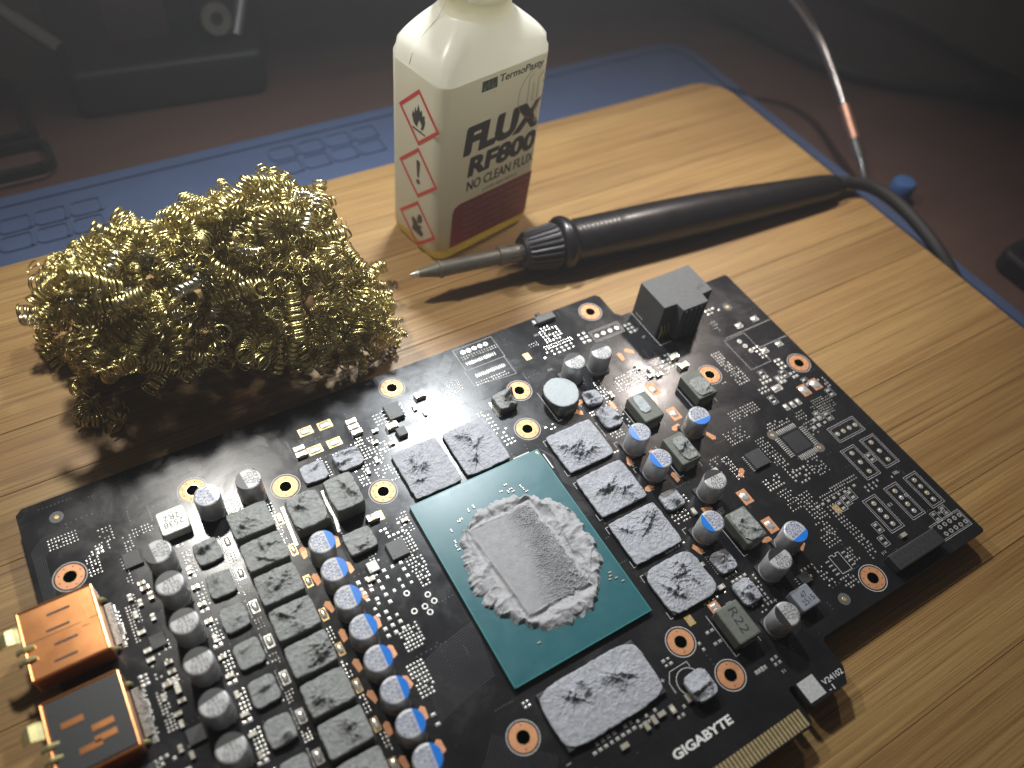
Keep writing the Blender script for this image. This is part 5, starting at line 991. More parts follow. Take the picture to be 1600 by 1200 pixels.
PAD_ROWS = [(99.3,35.8,11,4,0.95,0.95,0.45,0.5,0.12),(91.6,30.2,8,5,0.9,1.0,0.42,0.45,0.3),(105.4,28.0,9,3,0.95,0.95,0.5,0.5,0.35),(113.8,24.2,4,9,0.95,1.0,0.42,0.45,0.15),(116.4,22.9,3,2,2.0,2.0,1.2,1.2,0.1),(96.8,21.7,4,10,0.95,1.0,0.42,0.45,0.15),(97.4,16.0,3,9,1.0,1.0,0.45,0.5,0.3),(105.5,12.7,6,6,0.9,0.9,0.45,0.45,0.2),(99.2,11.5,5,4,1.3,1.2,0.7,0.7,0.3),(90.6,13.4,6,4,1.0,1.0,0.6,0.6,0.3),(91.1,7.2,5,7,0.95,1.0,0.42,0.42,0.12),(93.9,3.3,3,8,0.95,1.0,0.42,0.45,0.2),(83.4,22.3,3,9,0.85,0.9,0.45,0.5,0.15),(121.3,26.3,8,5,0.75,0.75,0.32,0.32,0.1),(103.6,3.3,12,2,0.85,1.0,0.42,0.45,0.02),(101.3,1.9,6,1,2.1,1.0,1.0,0.8,0.1),(61.0,18.0,5,3,1.1,1.2,0.7,0.5,0.2),(117.0,23.3,3,3,1.7,1.5,1.0,0.9,0.2),(106.1,10.5,5,4,0.9,0.9,0.4,0.4,0.2),(108.1,4.1,12,2,0.85,0.95,0.42,0.45,0.02),(104.4,2.1,7,1,2.0,1.0,0.9,0.8,0.05),(95.5,2.5,4,10,0.9,1.0,0.42,0.42,0.25),(99.6,-5.2,3,12,0.95,1.05,0.45,0.5,0.25),(117.6,-0.4,7,2,1.6,1.2,0.5,0.8,0.3),(122.5,26.6,6,8,0.8,0.8,0.35,0.35,0.1),(92.3,-6.4,5,5,1.0,1.0,0.45,0.45,0.2),(99.9,-10.4,3,6,1.0,1.1,0.45,0.5,0.2),(93.4,-3.8,4,5,1.0,1.0,0.5,0.5,0.25),(93.8,-12.8,4,5,0.85,0.85,0.45,0.45,0.15),(88.1,-17.8,5,4,0.9,0.9,0.5,0.5,0.2),(83.4,-13.8,3,6,0.95,0.95,0.5,0.5,0.2),(63.1,-4.9,4,3,1.3,1.3,0.9,0.7,0.15),(65.6,-10.5,2,4,1.1,1.2,0.6,0.8,0.15),(65.6,-8.1,2,5,0.9,0.9,0.4,0.5,0.15),(57.1,-23.8,2,2,1.3,1.3,0.8,0.8,0),(47.7,-12.2,2,2,1.4,3.0,1.0,0.8,0.2),(43.6,-12.6,1,2,1.4,1.6,0.9,0.8,0),(59.8,2.3,2,9,0.45,0.62,0.3,0.3,0.0),(99.4,-13.2,3,7,0.95,1.0,0.45,0.45,0.2),(80.7,-10.9,4,3,1.2,1.1,0.6,0.8,0.3),(58.9,21.0,1,9,0.5,0.62,0.4,0.3,0),(61.0,17.1,5,4,0.95,0.95,0.55,0.45,0.25),(64.8,20.8,3,3,0.9,1.0,0.6,0.5,0.2),(59.1,2.4,1,9,0.5,0.62,0.35,0.35,0),(62.4,-1.6,5,4,1.05,1.0,0.75,0.55,0.2),(54.3,-4.8,6,1,1.3,1,0.8,0.5,0.1),(66.4,-6.7,2,5,1.0,1.0,0.6,0.6,0.2),(59.6,-6.2,1,5,0.5,0.8,0.4,0.5,0),(62.4,-12.0,3,3,1.2,1.2,0.6,0.5,0.2),(54.0,10.7,7,1,0.95,1,0.8,0.7,0.05),(53.9,26.0,6,1,0.95,1,0.8,0.7,0.05),(66.5,61.1,3,8,0.85,0.9,0.5,0.5,0.1),(59.0,59.5,1,11,0.5,0.5,0.3,0.28,0),(59.0,55.2,2,2,0.9,1.0,0.6,0.6,0),(58.0,49.7,1,10,0.5,0.55,0.32,0.32,0),(61.3,46.2,5,3,0.85,0.85,0.5,0.5,0.1),(73.7,61.0,5,5,0.9,0.85,0.4,0.45,0.2),(79.6,60.6,7,7,0.75,0.85,0.35,0.4,0.1),(66.4,49.1,2,5,1.0,1.0,0.6,0.6,0.2),(89.8,59.7,5,4,1.5,1.4,1.0,0.8,0.15),(100.6,48.8,3,5,1.0,1.0,0.5,0.5,0.3),(55.6,41.5,6,1,0.95,1,0.8,0.7,0.05),(59.0,32.8,1,4,1.0,2.0,0.7,0.8,0),(80.3,26.2,5,3,0.9,0.9,0.4,0.4,0.2),(40.7,86.8,16,1,0.62,1,0.3,1.5,0),(41.0,81.7,16,1,0.62,1,0.3,1.5,0),(41.7,89.1,15,2,0.85,0.8,0.4,0.4,0.1),(40.2,79.0,13,2,0.85,0.9,0.45,0.45,0.1),(64.8,86.4,6,6,1.15,1.1,0.55,0.7,0.25),(64.7,81.8,12,2,0.85,0.95,0.42,0.45,0.02),(63.1,79.4,7,2,1.7,1.4,0.9,0.7,0.15),(57.6,84.6,4,2,0.85,0.9,0.35,0.35,0.1),(73.1,80.3,2,3,1.8,1.6,1.0,0.9,0),(88.5,77.3,2,3,1.5,1.5,1.0,1.0,0),(79.6,61.0,6,5,0.9,1.0,0.4,0.6,0.1),(73.5,59.9,6,4,1.1,1.1,0.5,0.6,0.25),(66.5,61.4,3,6,0.9,0.9,0.5,0.5,0.15),(65.2,56.3,3,8,0.9,0.9,0.45,0.45,0.2),(34.0,59.5,2,5,1.0,1.2,0.8,0.6,0.15),(45.7,56.6,3,2,1.2,1.2,0.8,0.6,0.2),(29.0,81.3,6,7,0.7,0.7,0.3,0.3,0.2),(89.7,61.6,6,4,1.2,1.2,0.7,0.6,0.2),(106.2,53.9,4,8,0.9,0.9,0.5,0.6,0.2),(106.9,47.0,5,7,0.95,0.95,0.5,0.55,0.2),(119.0,51.3,3,4,1.4,1.4,0.9,0.8,0.2),(122.3,44.8,2,3,1.5,1.5,1.0,1.0,0),(123.1,39.6,2,2,1.3,1.5,0.9,0.9,0),(113.5,42.0,3,2,1.4,1.4,0.9,0.9,0),(118.1,39.7,2,2,1.4,1.4,0.9,0.9,0),(129.4,33.0,3,4,0.9,1.1,0.5,0.7,0.2),(124.0,27.0,7,5,0.85,0.85,0.35,0.35,0.1),(117.4,71.8,4,2,1.5,1.4,0.9,0.6,0.2),(113.5,65.9,4,4,0.8,1.2,0.3,0.6,0.2),(110.4,39.2,3,2,1.3,1.3,0.8,0.8,0),(5.2,80.1,3,4,1.1,1.1,0.7,0.35,0),(-2.1,71.5,7,10,0.95,0.95,0.5,0.5,0.18),(2.7,71.9,6,5,1.0,1.0,0.6,0.6,0.3),(-0.4,63.4,6,6,0.9,0.95,0.5,0.5,0.3),(-2.8,75.9,3,5,0.9,1.0,0.6,0.5,0.2),(-2.3,48.6,5,7,0.85,0.9,0.5,0.4,0.3),(-5.1,41.1,5,12,0.9,0.95,0.55,0.55,0.1),(-6.0,48.0,6,3,1.2,1.2,0.8,0.8,0.3),(-13.6,42.8,3,4,0.8,0.9,0.5,0.5,0.2),(14.9,81.3,9,3,1.1,1.2,0.5,0.5,0.3),(26.0,79.6,8,5,0.9,0.9,0.45,0.35,0.3),(30.5,69.2,2,2,1.0,1.0,0.6,0.6,0),(32.0,64.8,2,6,1.1,1.3,0.8,0.6,0.1),(32.7,59.0,2,4,1.2,1.3,0.8,0.7,0.1),(17.8,70.7,2,3,1.4,1.4,0.8,0.8,0.1),(-19.3,72.6,1,10,0.5,0.5,0.3,0.3,0),(-13.7,72.5,3,8,0.8,0.85,0.4,0.45,0.2),(-6.3,64.3,3,8,0.9,0.95,0.5,0.5,0.3),(-17.5,52.6,1,6,0.6,0.8,0.4,0.5,0),(17.5,61.0,1,10,1.1,1.0,0.8,0.6,0.1),(-13.9,36.4,6,4,2.2,1.9,0.95,1.0,0.2),(-5.1,34.1,4,7,0.85,0.9,0.55,0.55,0.15),(-18.3,35.2,2,6,1.8,1.9,1.0,0.9,0.15),(-9.9,74.2,2,5,0.9,0.9,0.5,0.5,0.2),(-30.0,67.8,2,9,0.8,0.9,0.5,0.5,0.2),(-30.1,59.1,2,8,0.8,0.85,0.4,0.6,0.2),(-37.7,72.7,3,4,1.2,1.2,0.8,0.7,0.2),(-16.8,27.9,3,5,1.9,1.8,1.0,1.0,0.2),(-14.2,21.7,6,7,0.85,0.9,0.6,0.5,0.1),(-16.5,13.1,5,7,0.85,0.95,0.6,0.5,0.1),(-16.8,9.8,4,4,0.9,0.95,0.6,0.5,0.15),(-17.9,3.0,1,2,1.4,2.2,1.3,0.8,0),(-29.8,21.9,2,5,0.8,0.9,0.35,0.6,0.1),(-29.7,30.5,2,5,0.8,0.9,0.35,0.6,0.1),(-29.5,13.1,2,5,0.8,0.9,0.35,0.6,0.1),(-28.9,4.0,2,5,0.8,0.9,0.35,0.6,0.1),(-42.6,59.0,3,4,0.7,0.75,0.35,0.4,0.15),(-51.5,62.4,3,7,0.8,0.95,0.5,0.55,0.12),(-43.6,63.4,1,9,0.5,0.55,0.3,0.3,0),(-46.6,68.0,6,1,0.9,1,0.6,0.5,0.2),(-52.2,67.6,2,1,1.2,1,1.0,0.9,0),(-42.6,49.83,3,4,0.7,0.75,0.35,0.4,0.15),(-51.5,53.23,3,7,0.8,0.95,0.5,0.55,0.12),(-43.6,54.23,1,9,0.5,0.55,0.3,0.3,0),(-46.6,58.83,6,1,0.9,1,0.6,0.5,0.2),(-52.2,58.43,2,1,1.2,1,1.0,0.9,0),(-42.6,40.660000000000004,3,4,0.7,0.75,0.35,0.4,0.15),(-51.5,44.06,3,7,0.8,0.95,0.5,0.55,0.12),(-43.6,45.06,1,9,0.5,0.55,0.3,0.3,0),(-46.6,49.660000000000004,6,1,0.9,1,0.6,0.5,0.2),(-52.2,49.260000000000005,2,1,1.2,1,1.0,0.9,0),(-42.6,31.490000000000002,3,4,0.7,0.75,0.35,0.4,0.15),(-51.5,34.89,3,7,0.8,0.95,0.5,0.55,0.12),(-43.6,35.89,1,9,0.5,0.55,0.3,0.3,0),(-46.6,40.49,6,1,0.9,1,0.6,0.5,0.2),(-52.2,40.09,2,1,1.2,1,1.0,0.9,0),(-42.6,22.32,3,4,0.7,0.75,0.35,0.4,0.15),(-51.5,25.72,3,7,0.8,0.95,0.5,0.55,0.12),(-43.6,26.72,1,9,0.5,0.55,0.3,0.3,0),(-46.6,31.32,6,1,0.9,1,0.6,0.5,0.2),(-52.2,30.919999999999998,2,1,1.2,1,1.0,0.9,0),(-42.6,13.149999999999997,3,4,0.7,0.75,0.35,0.4,0.15),(-51.5,16.549999999999997,3,7,0.8,0.95,0.5,0.55,0.12),(-43.6,17.549999999999997,1,9,0.5,0.55,0.3,0.3,0),(-46.6,22.15,6,1,0.9,1,0.6,0.5,0.2),(-52.2,21.749999999999996,2,1,1.2,1,1.0,0.9,0),(-42.6,3.980000000000002,3,4,0.7,0.75,0.35,0.4,0.15),(-51.5,7.380000000000003,3,7,0.8,0.95,0.5,0.55,0.12),(-43.6,8.380000000000003,1,9,0.5,0.55,0.3,0.3,0),(-46.6,12.980000000000002,6,1,0.9,1,0.6,0.5,0.2),(-52.2,12.580000000000002,2,1,1.2,1,1.0,0.9,0),(-42.6,-5.1899999999999995,3,4,0.7,0.75,0.35,0.4,0.15),(-51.5,-1.7899999999999991,3,7,0.8,0.95,0.5,0.55,0.12),(-43.6,-0.7899999999999991,1,9,0.5,0.55,0.3,0.3,0),(-46.6,3.8100000000000005,6,1,0.9,1,0.6,0.5,0.2),(-52.2,3.410000000000001,2,1,1.2,1,1.0,0.9,0),(-75.1,81.1,9,4,0.75,0.9,0.4,0.35,0.08),(-66.2,78.3,4,5,0.9,0.9,0.4,0.4,0.3),(-67.7,75.3,4,3,0.9,0.9,0.45,0.45,0.3),(-62.3,72.4,3,9,0.75,0.8,0.4,0.4,0.2),(-58.5,75.6,7,3,0.7,0.9,0.35,0.45,0.2),(-70.5,72.2,4,8,0.8,0.85,0.45,0.4,0.2),(-64.5,66.7,2,9,0.8,0.9,0.4,0.4,0.15),(-65.1,56.9,2,9,0.7,0.85,0.4,0.4,0.05),(-50.8,62.6,3,4,0.9,0.9,0.6,0.6,0.1),(-68.5,74.8,2,2,1.0,1.0,0.8,0.7,0),(-66.7,53.5,2,12,0.65,0.8,0.4,0.4,0.05),(-69.1,54.5,2,22,0.5,0.5,0.9,0.3,0),(-69.1,32.6,2,24,0.5,0.5,1.1,0.3,0),(-65.8,31.8,3,12,0.75,0.8,0.5,0.45,0.1),(-64.2,41.7,4,6,1.0,1.0,0.5,0.5,0.35),(-68.0,40.2,2,3,1.0,1.0,0.9,0.7,0.1),(-61.8,45.5,2,3,0.9,0.9,0.6,0.5,0.1),(-62.8,37.4,3,2,0.9,0.9,0.7,0.6,0.1),(-63.2,23.1,4,2,1.0,1.0,0.7,0.6,0.2),(-68.9,22.5,4,2,1.2,1.2,0.8,0.7,0.2),(-73.8,30.5,1,3,1,1,0.8,0.6,0.2),(0.8,-3.8,2,2,1.0,1.0,0.7,0.6,0),(13.5,-18.9,8,2,1.5,1.4,0.9,0.8,0.35),(22.7,-19.4,5,2,1.2,1.3,0.9,0.8,0.25),(34.1,-11.6,2,2,1.3,1.2,0.9,0.7,0),(30.1,-22.0,3,2,1.3,1.3,0.9,0.8,0.2),(-0.5,17.5,1,18,0.5,0.75,0.4,0.35,0.1),(52.4,-23.7,4,1,0.9,1,0.7,1.0,0),(56.7,-24.0,2,2,1.1,1.1,0.7,0.7,0)]
pads = []
rng = random.Random(5)
for cx, cy, nx, ny, px, py, sx, sy, drop in PAD_ROWS:
    for i in range(nx):
        for j in range(ny):
            if rng.random() < drop: continue
            k = rng.uniform(.88, 1.12)
            pads.append((cx + (i - (nx - 1) / 2) * px + rng.uniform(-.03, .03), cy + (j - (ny - 1) / 2) * py + rng.uniform(-.03, .03), sx * k, sy * k))
solids = [(19, 25.7, 39, 53), (9.1, 60, 13.2, 15.4), (23.9, 60, 13.0, 15.4), (49.1, 47.3, 14.8, 12.9), (49.1, 32.3, 14.8, 12.9), (49.1, 17.4, 14.8, 12.9), (49.1, 2.4, 14.8, 12.9), (16.4, -10.2, 27.2, 14.2), (-47, 31, 4.6, 74), (-35.7, 31, 9.8, 74), (-18.2, 60.6, 17, 9.6),
          (102.3, 75, 19, 16), (109, -20.2, 18, 5), (91.1, 21.2, 5.4, 5.6), (9.5, 80.1, 4.6, 5.4), (106.3, 20.6, 6.4, 6.4), (-79, 34, 16, 62), (72.6, -15.9, 6, 6), (-51.5, 73.1, 6.8, 6.8)]
solids += [(x, y, 6.8, 9.6) for x, y in IND] + [(x, y, 6.6, 6.6) for x, y in [(-23.8, 49.0 - 7.7 * k) for k in range(8)] + [(-56.5, y) for y in (63.7, 54.8, 45.0, 35.4, 25.4, 15.6, 5.8)] + [(-32.6, 72.6), (-42.6, 72.9), (62.4, 40.2), (62.3, 31.0), (81.0, 37.4), (62.7, 10.0), (79.9, -2.6), (60.5, 68.6), (69.8, 68.4), (71.5, 19.0), (71.2, -6.1), (62.8, -17.5)]]
solids += [(x, y, 7.0, 7.0) for x, y, nd in RINGS] + [(x, y, 5.4, 5.6) for x, y in ((61.6, 59.3), (62.0, 51.5), (61.3, 21.9), (62.0, 1.6), (61.9, -7.4), (38, 69), (36.6, -19.8), (-16.9, 71.8), (-7.6, 71.5), (-14.8, 48.3))]
def free(x, y):
    return all(abs(x - a) > w / 2 + .15 or abs(y - b_) > d / 2 + .15 for a, b_, w, d in solids) and -82.4 < x < 132 and -24.6 < y < (93.4 if x < 87 else 82.4)
pads = [p for p in pads if free(p[0], p[1])]
# pads lying on top of one another are dropped
grid = {}; uniq = []
for p in sorted(pads, key=lambda p: -p[2] * p[3]):
    g = (round(p[0] / .62), round(p[1] / .62))
    if any((g[0] + a, g[1] + b_) in grid and max(abs(p[0] - q_[0]) - (p[2] + q_[2]) / 2, abs(p[1] - q_[1]) - (p[3] + q_[3]) / 2) < .05 for a in (-2, -1, 0, 1, 2) for b_ in (-2, -1, 0, 1, 2) for q_ in grid.get((g[0] + a, g[1] + b_), [])): continue
    grid.setdefault(g, []).append(p); uniq.append(p)
pad_me = {}
for x, y, sx, sy in uniq[:300]:
    k = (round(sx * 5) / 5, round(sy * 5) / 5)
    if k not in pad_me:
        pad_me[k] = MB().dome(0, 0, .004, max(k[0], .2), max(k[1], .2), .16).mesh("solder_pad", M['tin'])
    obj("solder_pad", pad_me[k], gc, (x, y, 0))
rest = MB()
for x, y, sx, sy in uniq[300:]:
    rest.dome(x, y, .004, sx, sy, .13)
o = part("solder_pad_field", rest, M['tin']); o["kind"] = "stuff"
vias = MB()
for k in range(230):
    x0_, y0_ = rng.uniform(-81, 131), rng.uniform(-24, 92); n_ = rng.randint(2, 9); al = rng.random() < .6; st_ = rng.choice((.7, .9, 1.2))
    for j in range(n_):
        x, y = x0_ + (j * st_ if al else rng.uniform(-.1, .1)), y0_ + (rng.uniform(-.1, .1) if al else j * st_)
        if free(x, y) and not any(abs(x - q_[0]) < .6 and abs(y - q_[1]) < .6 for q_ in grid.get((round(x / .62), round(y / .62)), [])):
            vias.lathe([(.16, .003), (.13, .02)], 7, 0, x, y)
o = part("via_field", vias, M['via']); o["kind"] = "stuff"

# =================================================================== BRASS WOOL
bw = thing("brass_wool", "tangled heap of curly golden brass wool behind the circuit board", "brass wool", (-18, 130, WOOD))
def coil_mesh(r, turns, pitch, bend, width, seed, loose=0.0, seg=16):
    """one curl of brass ribbon wound round a bent axis"""
    rr_ = random.Random(seed)
    n = int(turns * seg) + 1
    L = turns * pitch
    vs = []
    p1, p2 = rr_.uniform(0, 6), rr_.uniform(0, 6)
    for i in range(n):
        t = i / (n - 1); s = (t - .5) * L
        if abs(bend) > 1e-3:
            a = bend * (t - .5); Rb = L / bend
            c = Vector((Rb * math.sin(a), Rb * (1 - math.cos(a)), 0)); T = Vector((math.cos(a), math.sin(a), 0)); Nn = Vector((-math.sin(a), math.cos(a), 0))
        else:
            c = Vector((s, 0, 0)); T = Vector((1, 0, 0)); Nn = Vector((0, 1, 0))
        Bn = Vector((0, 0, 1))
        ph = 2 * math.pi * turns * t
        k = 1 + loose * .35 * math.sin(t * 9 + p1) + .05 * math.sin(ph * .37 + p2)
        rad = Nn * math.cos(ph) + Bn * math.sin(ph)
        c = c + T * (loose * 1.2 * math.sin(ph * .5 + p2)) + Nn * loose * 1.5 * math.sin(t * 7 + p2) + Bn * loose * 1.5 * math.cos(t * 6 + p1)
        ro = c + rad * r * k; ri = c + rad * (r * k - .07)
        w = T * (width / 2)
        vs += [ro - w, ro + w, ri + w, ri - w]
    fs = []
    for i in range(n - 1):
        a, b_ = i * 4, i * 4 + 4
        for q_ in range(4):
            q2 = (q_ + 1) % 4
            fs.append((a + q_, a + q2, b_ + q2, b_ + q_))
    return MB().add(vs, fs)
rng = random.Random(21)
kinds = []
for k in range(26):
    r = rng.uniform(.85, 1.5) if k % 3 else rng.uniform(1.5, 2.2); pt = r * rng.uniform(.36, .5)
    kinds.append(coil_mesh(r, rng.uniform(6, 15), pt, rng.uniform(-3.4, 3.4), pt * rng.uniform(.55, .75), 50 + k, .17).mesh("brass_coil", M['brass_tin'] if k % 9 == 4 else M['brass'], True))
for k in range(12):
    kinds.append(coil_mesh(rng.uniform(1.3, 2.3), rng.uniform(3, 7), rng.uniform(1.0, 1.8), rng.uniform(-3, 3), rng.uniform(.25, .45), 150 + k, .7).mesh("brass_coil", M['brass'], True))
for k in range(8):
    kinds.append(coil_mesh(rng.uniform(1.0, 1.7), rng.uniform(6, 14), rng.uniform(.9, 1.4), rng.uniform(-3, 3), .3, 190 + k, .9).mesh("brass_coil", M['brass'], True))
def coil(me, x, y, z, rot):
    o = obj("brass_coil", me, bw, (x, y, z)); o.rotation_euler = rot
    return o
order = sorted(COIL_SPOTS, key=lambda p: -(p[2] * .8 - (p[1] - 130) * .35))
for i, (x, y, z) in enumerate(order[:286]):
    k = rng.randrange(26) if rng.random() < .76 else rng.randrange(26, len(kinds))
    coil(kinds[k], x, y, max(z, WOOD + 2.4), (rng.uniform(0, 6.28), rng.uniform(-.9, .9), rng.uniform(0, 6.28)))
# stragglers
for x, y, z, k, rot in ((-63, 146, 4, 30, (.2, .4, 1)), (-63, 150, 6, 33, (1, .2, 2)), (-61, 121, -3.4, 40, (.2, .1, 1.2)), (-60, 127, -2, 31, (.4, .6, .9)), (-57, 117, -3.8, 42, (0, .3, .2)), (-63, 118, -3.2, 9, (.3, .2, 1.9)), (-59, 122, -2.6, 5, (.2, .4, 1.2)), (-62, 126, 0, 17, (.4, .5, 1.4)), (-56, 113, -3.6, 21, (.1, .1, .6)), (-57.5, 131, -1, 41, (.2, .4, 1.6)),
                        (0, 137, 43, 3, (.5, 1.2, .4)), (3, 134, 42, 10, (.9, .9, .4)), (-33, 146, 27, 7, (.3, 1.3, .7)), (-38, 144, 24, 12, (.2, .2, .3)), (-53, 140, 18, 2, (1.2, 1.1, 1.3)), (-55, 138, 17, 15, (.4, .3, 2.0)), (14, 124, 30, 35, (.5, .9, .4)), (-14, 140, 37, 32, (.3, .3, .3)),):
    coil(kinds[k], x, y, z, rot)
core = MB()
for (x, y, z) in order[286:]:
    src = kinds[rng.randrange(26)]
    mtx = Matrix.Translation((x, y, max(z, WOOD + 2.4))) @ Matrix.Rotation(rng.uniform(0, 6.28), 4, 'Z') @ Matrix.Rotation(rng.uniform(-1, 1), 4, 'Y') @ Matrix.Rotation(rng.uniform(0, 6.28), 4, 'X')
    core.add([tuple(mtx @ (v_.co / MM)) for v_ in src.vertices], [tuple(f.vertices) for f in src.polygons])
o = obj("brass_coil_core", core.mesh("brass_coil_core", M['brass'], True), bw, (0, 0, 0)); o["kind"] = "stuff"

# =================================================================== FLUX BOTTLE
YAW = math.radians(11.3)
BW_, BD_, BH_ = 40.0, 24.0, 63.0
FC = Vector((51.0, 133.2, WOOD))
BXA = Vector((math.cos(YAW), math.sin(YAW), 0)); BYA = Vector((-math.sin(YAW), math.cos(YAW), 0))
bc = FC + BXA * BW_ / 2 + BYA * BD_ / 2
bt = thing("flux_bottle", "translucent pale plastic bottle with a flux label, standing behind the soldering iron", "bottle", tuple(bc))
bt.rotation_euler[2] = YAW
bt.scale = (1.05, 1.05, 1.035)
def bpart(name, me, loc=(0, 0, 0), rot=None, parent=None):
    o = bpy.data.objects.new(name, me); COL.objects.link(o); o.parent = parent or bt
    o.location = Vector(loc) * MM
    if rot: o.rotation_euler = rot
    return o
def rr_pt(a_, b_, r, k, n):
    """point k of n on a rounded rectangle, starting at +x, same angles as a circle"""
    t = 2 * math.pi * k / n
    c, s = math.cos(t), math.sin(t)
    e = 9.0
    # exact flat faces with round corners
    cx, cy = a_ - r, b_ - r
    m = max(abs(c) / a_, abs(s) / b_)
    x, y = c / m, s / m
    if abs(x) > cx and abs(y) > cy:
        vx, vy = abs(x) - cx, abs(y) - cy
        ax, ay = abs(c), abs(s)
        A = 1; B = -2 * (ax * cx + ay * cy); Cc = cx * cx + cy * cy - r * r
        q_ = (-B + math.sqrt(max(0, B * B - 4 * A * Cc))) / 2
        x, y = math.copysign(ax * q_, c), math.copysign(ay * q_, s)
    return x, y
NB = 128
prof = [(0, .90, 0, 0), (.8, .955, 0, 0), (2.2, .985, 0, 0), (4.5, 1, 0, 0), (BH_ - 2, 1, 0, 0), (BH_ - .4, 1.0, 0, 0), (BH_ + .9, .975, .02, 0)]
for k in range(1, 11):
    t = k / 10
    prof.append((BH_ + .9 + 10.5 * math.sin(t * math.pi / 2) ** .9, 1 - .62 * t ** 1.6, t ** 1.2, 0))
ND = 9.6
vs = []; fs = []
rows = []
for z, k, mix, _ in prof:
    row = []
    for j in range(NB):
        x, y = rr_pt(BW_ / 2, BD_ / 2, 4.2, j, NB)
        x *= k; y *= (k if mix == 0 else 1 - (1 - k) * .55)
        cx, cy = ND * math.cos(2 * math.pi * j / NB), ND * math.sin(2 * math.pi * j / NB)
        if mix:
            x = x * (1 - mix) + cx * mix; y = y * (1 - mix) + cy * mix
        row.append((x, y, z))
    rows.append(row)
for z, r in ((BH_ + 11.6, ND), (BH_ + 16, ND - .1), (BH_ + 16.3, ND + .9), (BH_ + 17.4, ND + .9), (BH_ + 17.7, ND - .2), (BH_ + 20, ND - .4)):
    rows.append([(r * math.cos(2 * math.pi * j / NB), r * math.sin(2 * math.pi * j / NB), z) for j in range(NB)])
body = MB()
for row in rows: body.v += row
for i in range(len(rows) - 1):
    for j in range(NB):
        j2 = (j + 1) % NB
        body.f.append((i * NB + j, i * NB + j2, (i + 1) * NB + j2, (i + 1) * NB + j))
body.f.append(tuple(range(NB - 1, -1, -1))); body.f.append(tuple((len(rows) - 1) * NB + j for j in range(NB)))
body.m = [0] * len(body.f)
bpart("bottle_body", body.mesh("bottle_body", M['bottle'], True))
cap = MB().lathe([(10.6, BH_ + 18.0), (11.2, BH_ + 18.4), (11.2, BH_ + 31), (10.4, BH_ + 32)], 60)
bpart("bottle_cap", cap.mesh("bottle_cap", M['cap_yellow'], angle=40))
seam = MB().tube([(-20.05, 2, BH_ - .3), (-19.2, 2.2, BH_ + 2.4), (-15.5, 2.0, BH_ + 6.8), (-11.4, 1.4, BH_ + 10.2), (-9.7, .9, BH_ + 13.5), (-9.6, .8, BH_ + 16)], .16, 6)
bpart("mould_seam", seam.mesh("mould_seam", M['bottle'], True))
# label: thin shell wrapped round the left, front and right sides
lab = MB(); zs = (4.6, 20, 40, 61.5)
idxs = [j for j in range(NB)]
cols = [rr_pt(BW_ / 2 + .12, BD_ / 2 + .12, 4.3, j, NB) for j in range(NB)]
sel = [j for j in range(NB) if cols[j][1] < 7.5 or True]
start = next(j for j in range(NB) if cols[j][0] < 0 and cols[j][1] < 8.5)   # left face, coming from behind
seq = []
j = start
while True:
    seq.append(j)
    if cols[j][0] > 19 and cols[j][1] > 6: break
    j = (j + 1) % NB
for z in zs:
    lab.v += [(cols[j][0], cols[j][1], z) for j in seq]
n = len(seq)
for i in range(len(zs) - 1):
    for k in range(n - 1):
        lab.f.append((i * n + k, i * n + k + 1, (i + 1) * n + k + 1, (i + 1) * n + k))
lab.m = [0] * len(lab.f)
LB = bpart("label_wrap", lab.mesh("label_wrap", M['label'], True))
FR = (math.pi / 2, 0, 0)                       # lying on the front face, reading left to right
FY = -BD_ / 2 - .2
def front_text(s, x0, x1, z0, z1, mat, bold=0, shear=0, lift=0, fat=0):
    me = text_mesh(s, x1 - x0 - 2 * fat, z1 - z0 - fat, mat, bold, shear).copy()
    if fat:                                    # heavy type: the strokes widened by shifted copies, each a hair above the last
        bm = bmesh.new(); acc = bmesh.new()
        for k, (dx, dz) in enumerate(((-1, -.5), (-.34, .5), (.34, -.5), (1, .5))):
            tmp = me.copy()
            for v_ in tmp.vertices: v_.co += Vector((dx * fat, dz * fat, k * .008)) * MM
            acc.from_mesh(tmp); bpy.data.meshes.remove(tmp)
        acc.to_mesh(me); acc.free(); bm.free()
    R0 = 4.2 + .2 + lift                       # letters past the flat front follow the round corner
    for v_ in me.vertices:
        x = v_.co.x / MM + (x0 + x1) / 2 - BW_ / 2; z = v_.co.y / MM + (z0 + z1) / 2; lf = lift + v_.co.z / MM; y = FY - lf; R0 = 4.4 + lf
        over = x - (BW_ / 2 - 4.2)
        if over > 0:
            a = over / R0; x = BW_ / 2 - 4.2 + R0 * math.sin(a); y = -BD_ / 2 + 4.2 - R0 * math.cos(a)
        v_.co = Vector((x, y, z)) * MM
    return bpart("lettering", me, (0, 0, 0), None, LB)
front_text("FLUX", 8.0, 38.8, 37.9, 47.4, M['label_print'], .03, .12, 0, .55)
front_text("RF800", 10.2, 37.6, 29.8, 36.8, M['label_print'], .03, .1, 0, .26)
front_text("NO CLEAN FLUX", 10.2, 37.6, 24.8, 28.4, M['label_print'], .008, .05, 0, .09)
front_text("J-STD-004 ROL0", 16.8, 30.8, 21.8, 23.2, M['label_print'], .015)
front_text("TermoPasty", 19.8, 36.4, 57.2, 60.2, M['label_print'], .0, .1, 0, .1)
def front_shape(name, poly, mat, lift=0, depth=.03):
    mbx = MB(); n = len(poly)
    vs = [(x - BW_ / 2, FY - lift, z) for x, z in poly] + [(x - BW_ / 2, FY - lift + .06, z) for x, z in poly]
    mbx.add(vs, [tuple(range(n)), tuple(range(2 * n - 1, n - 1, -1))] + [(i, n + i, n + (i + 1) % n, (i + 1) % n) for i in range(n)])
    return bpart(name, mbx.mesh(name, mat), (0, 0, 0), None, LB)
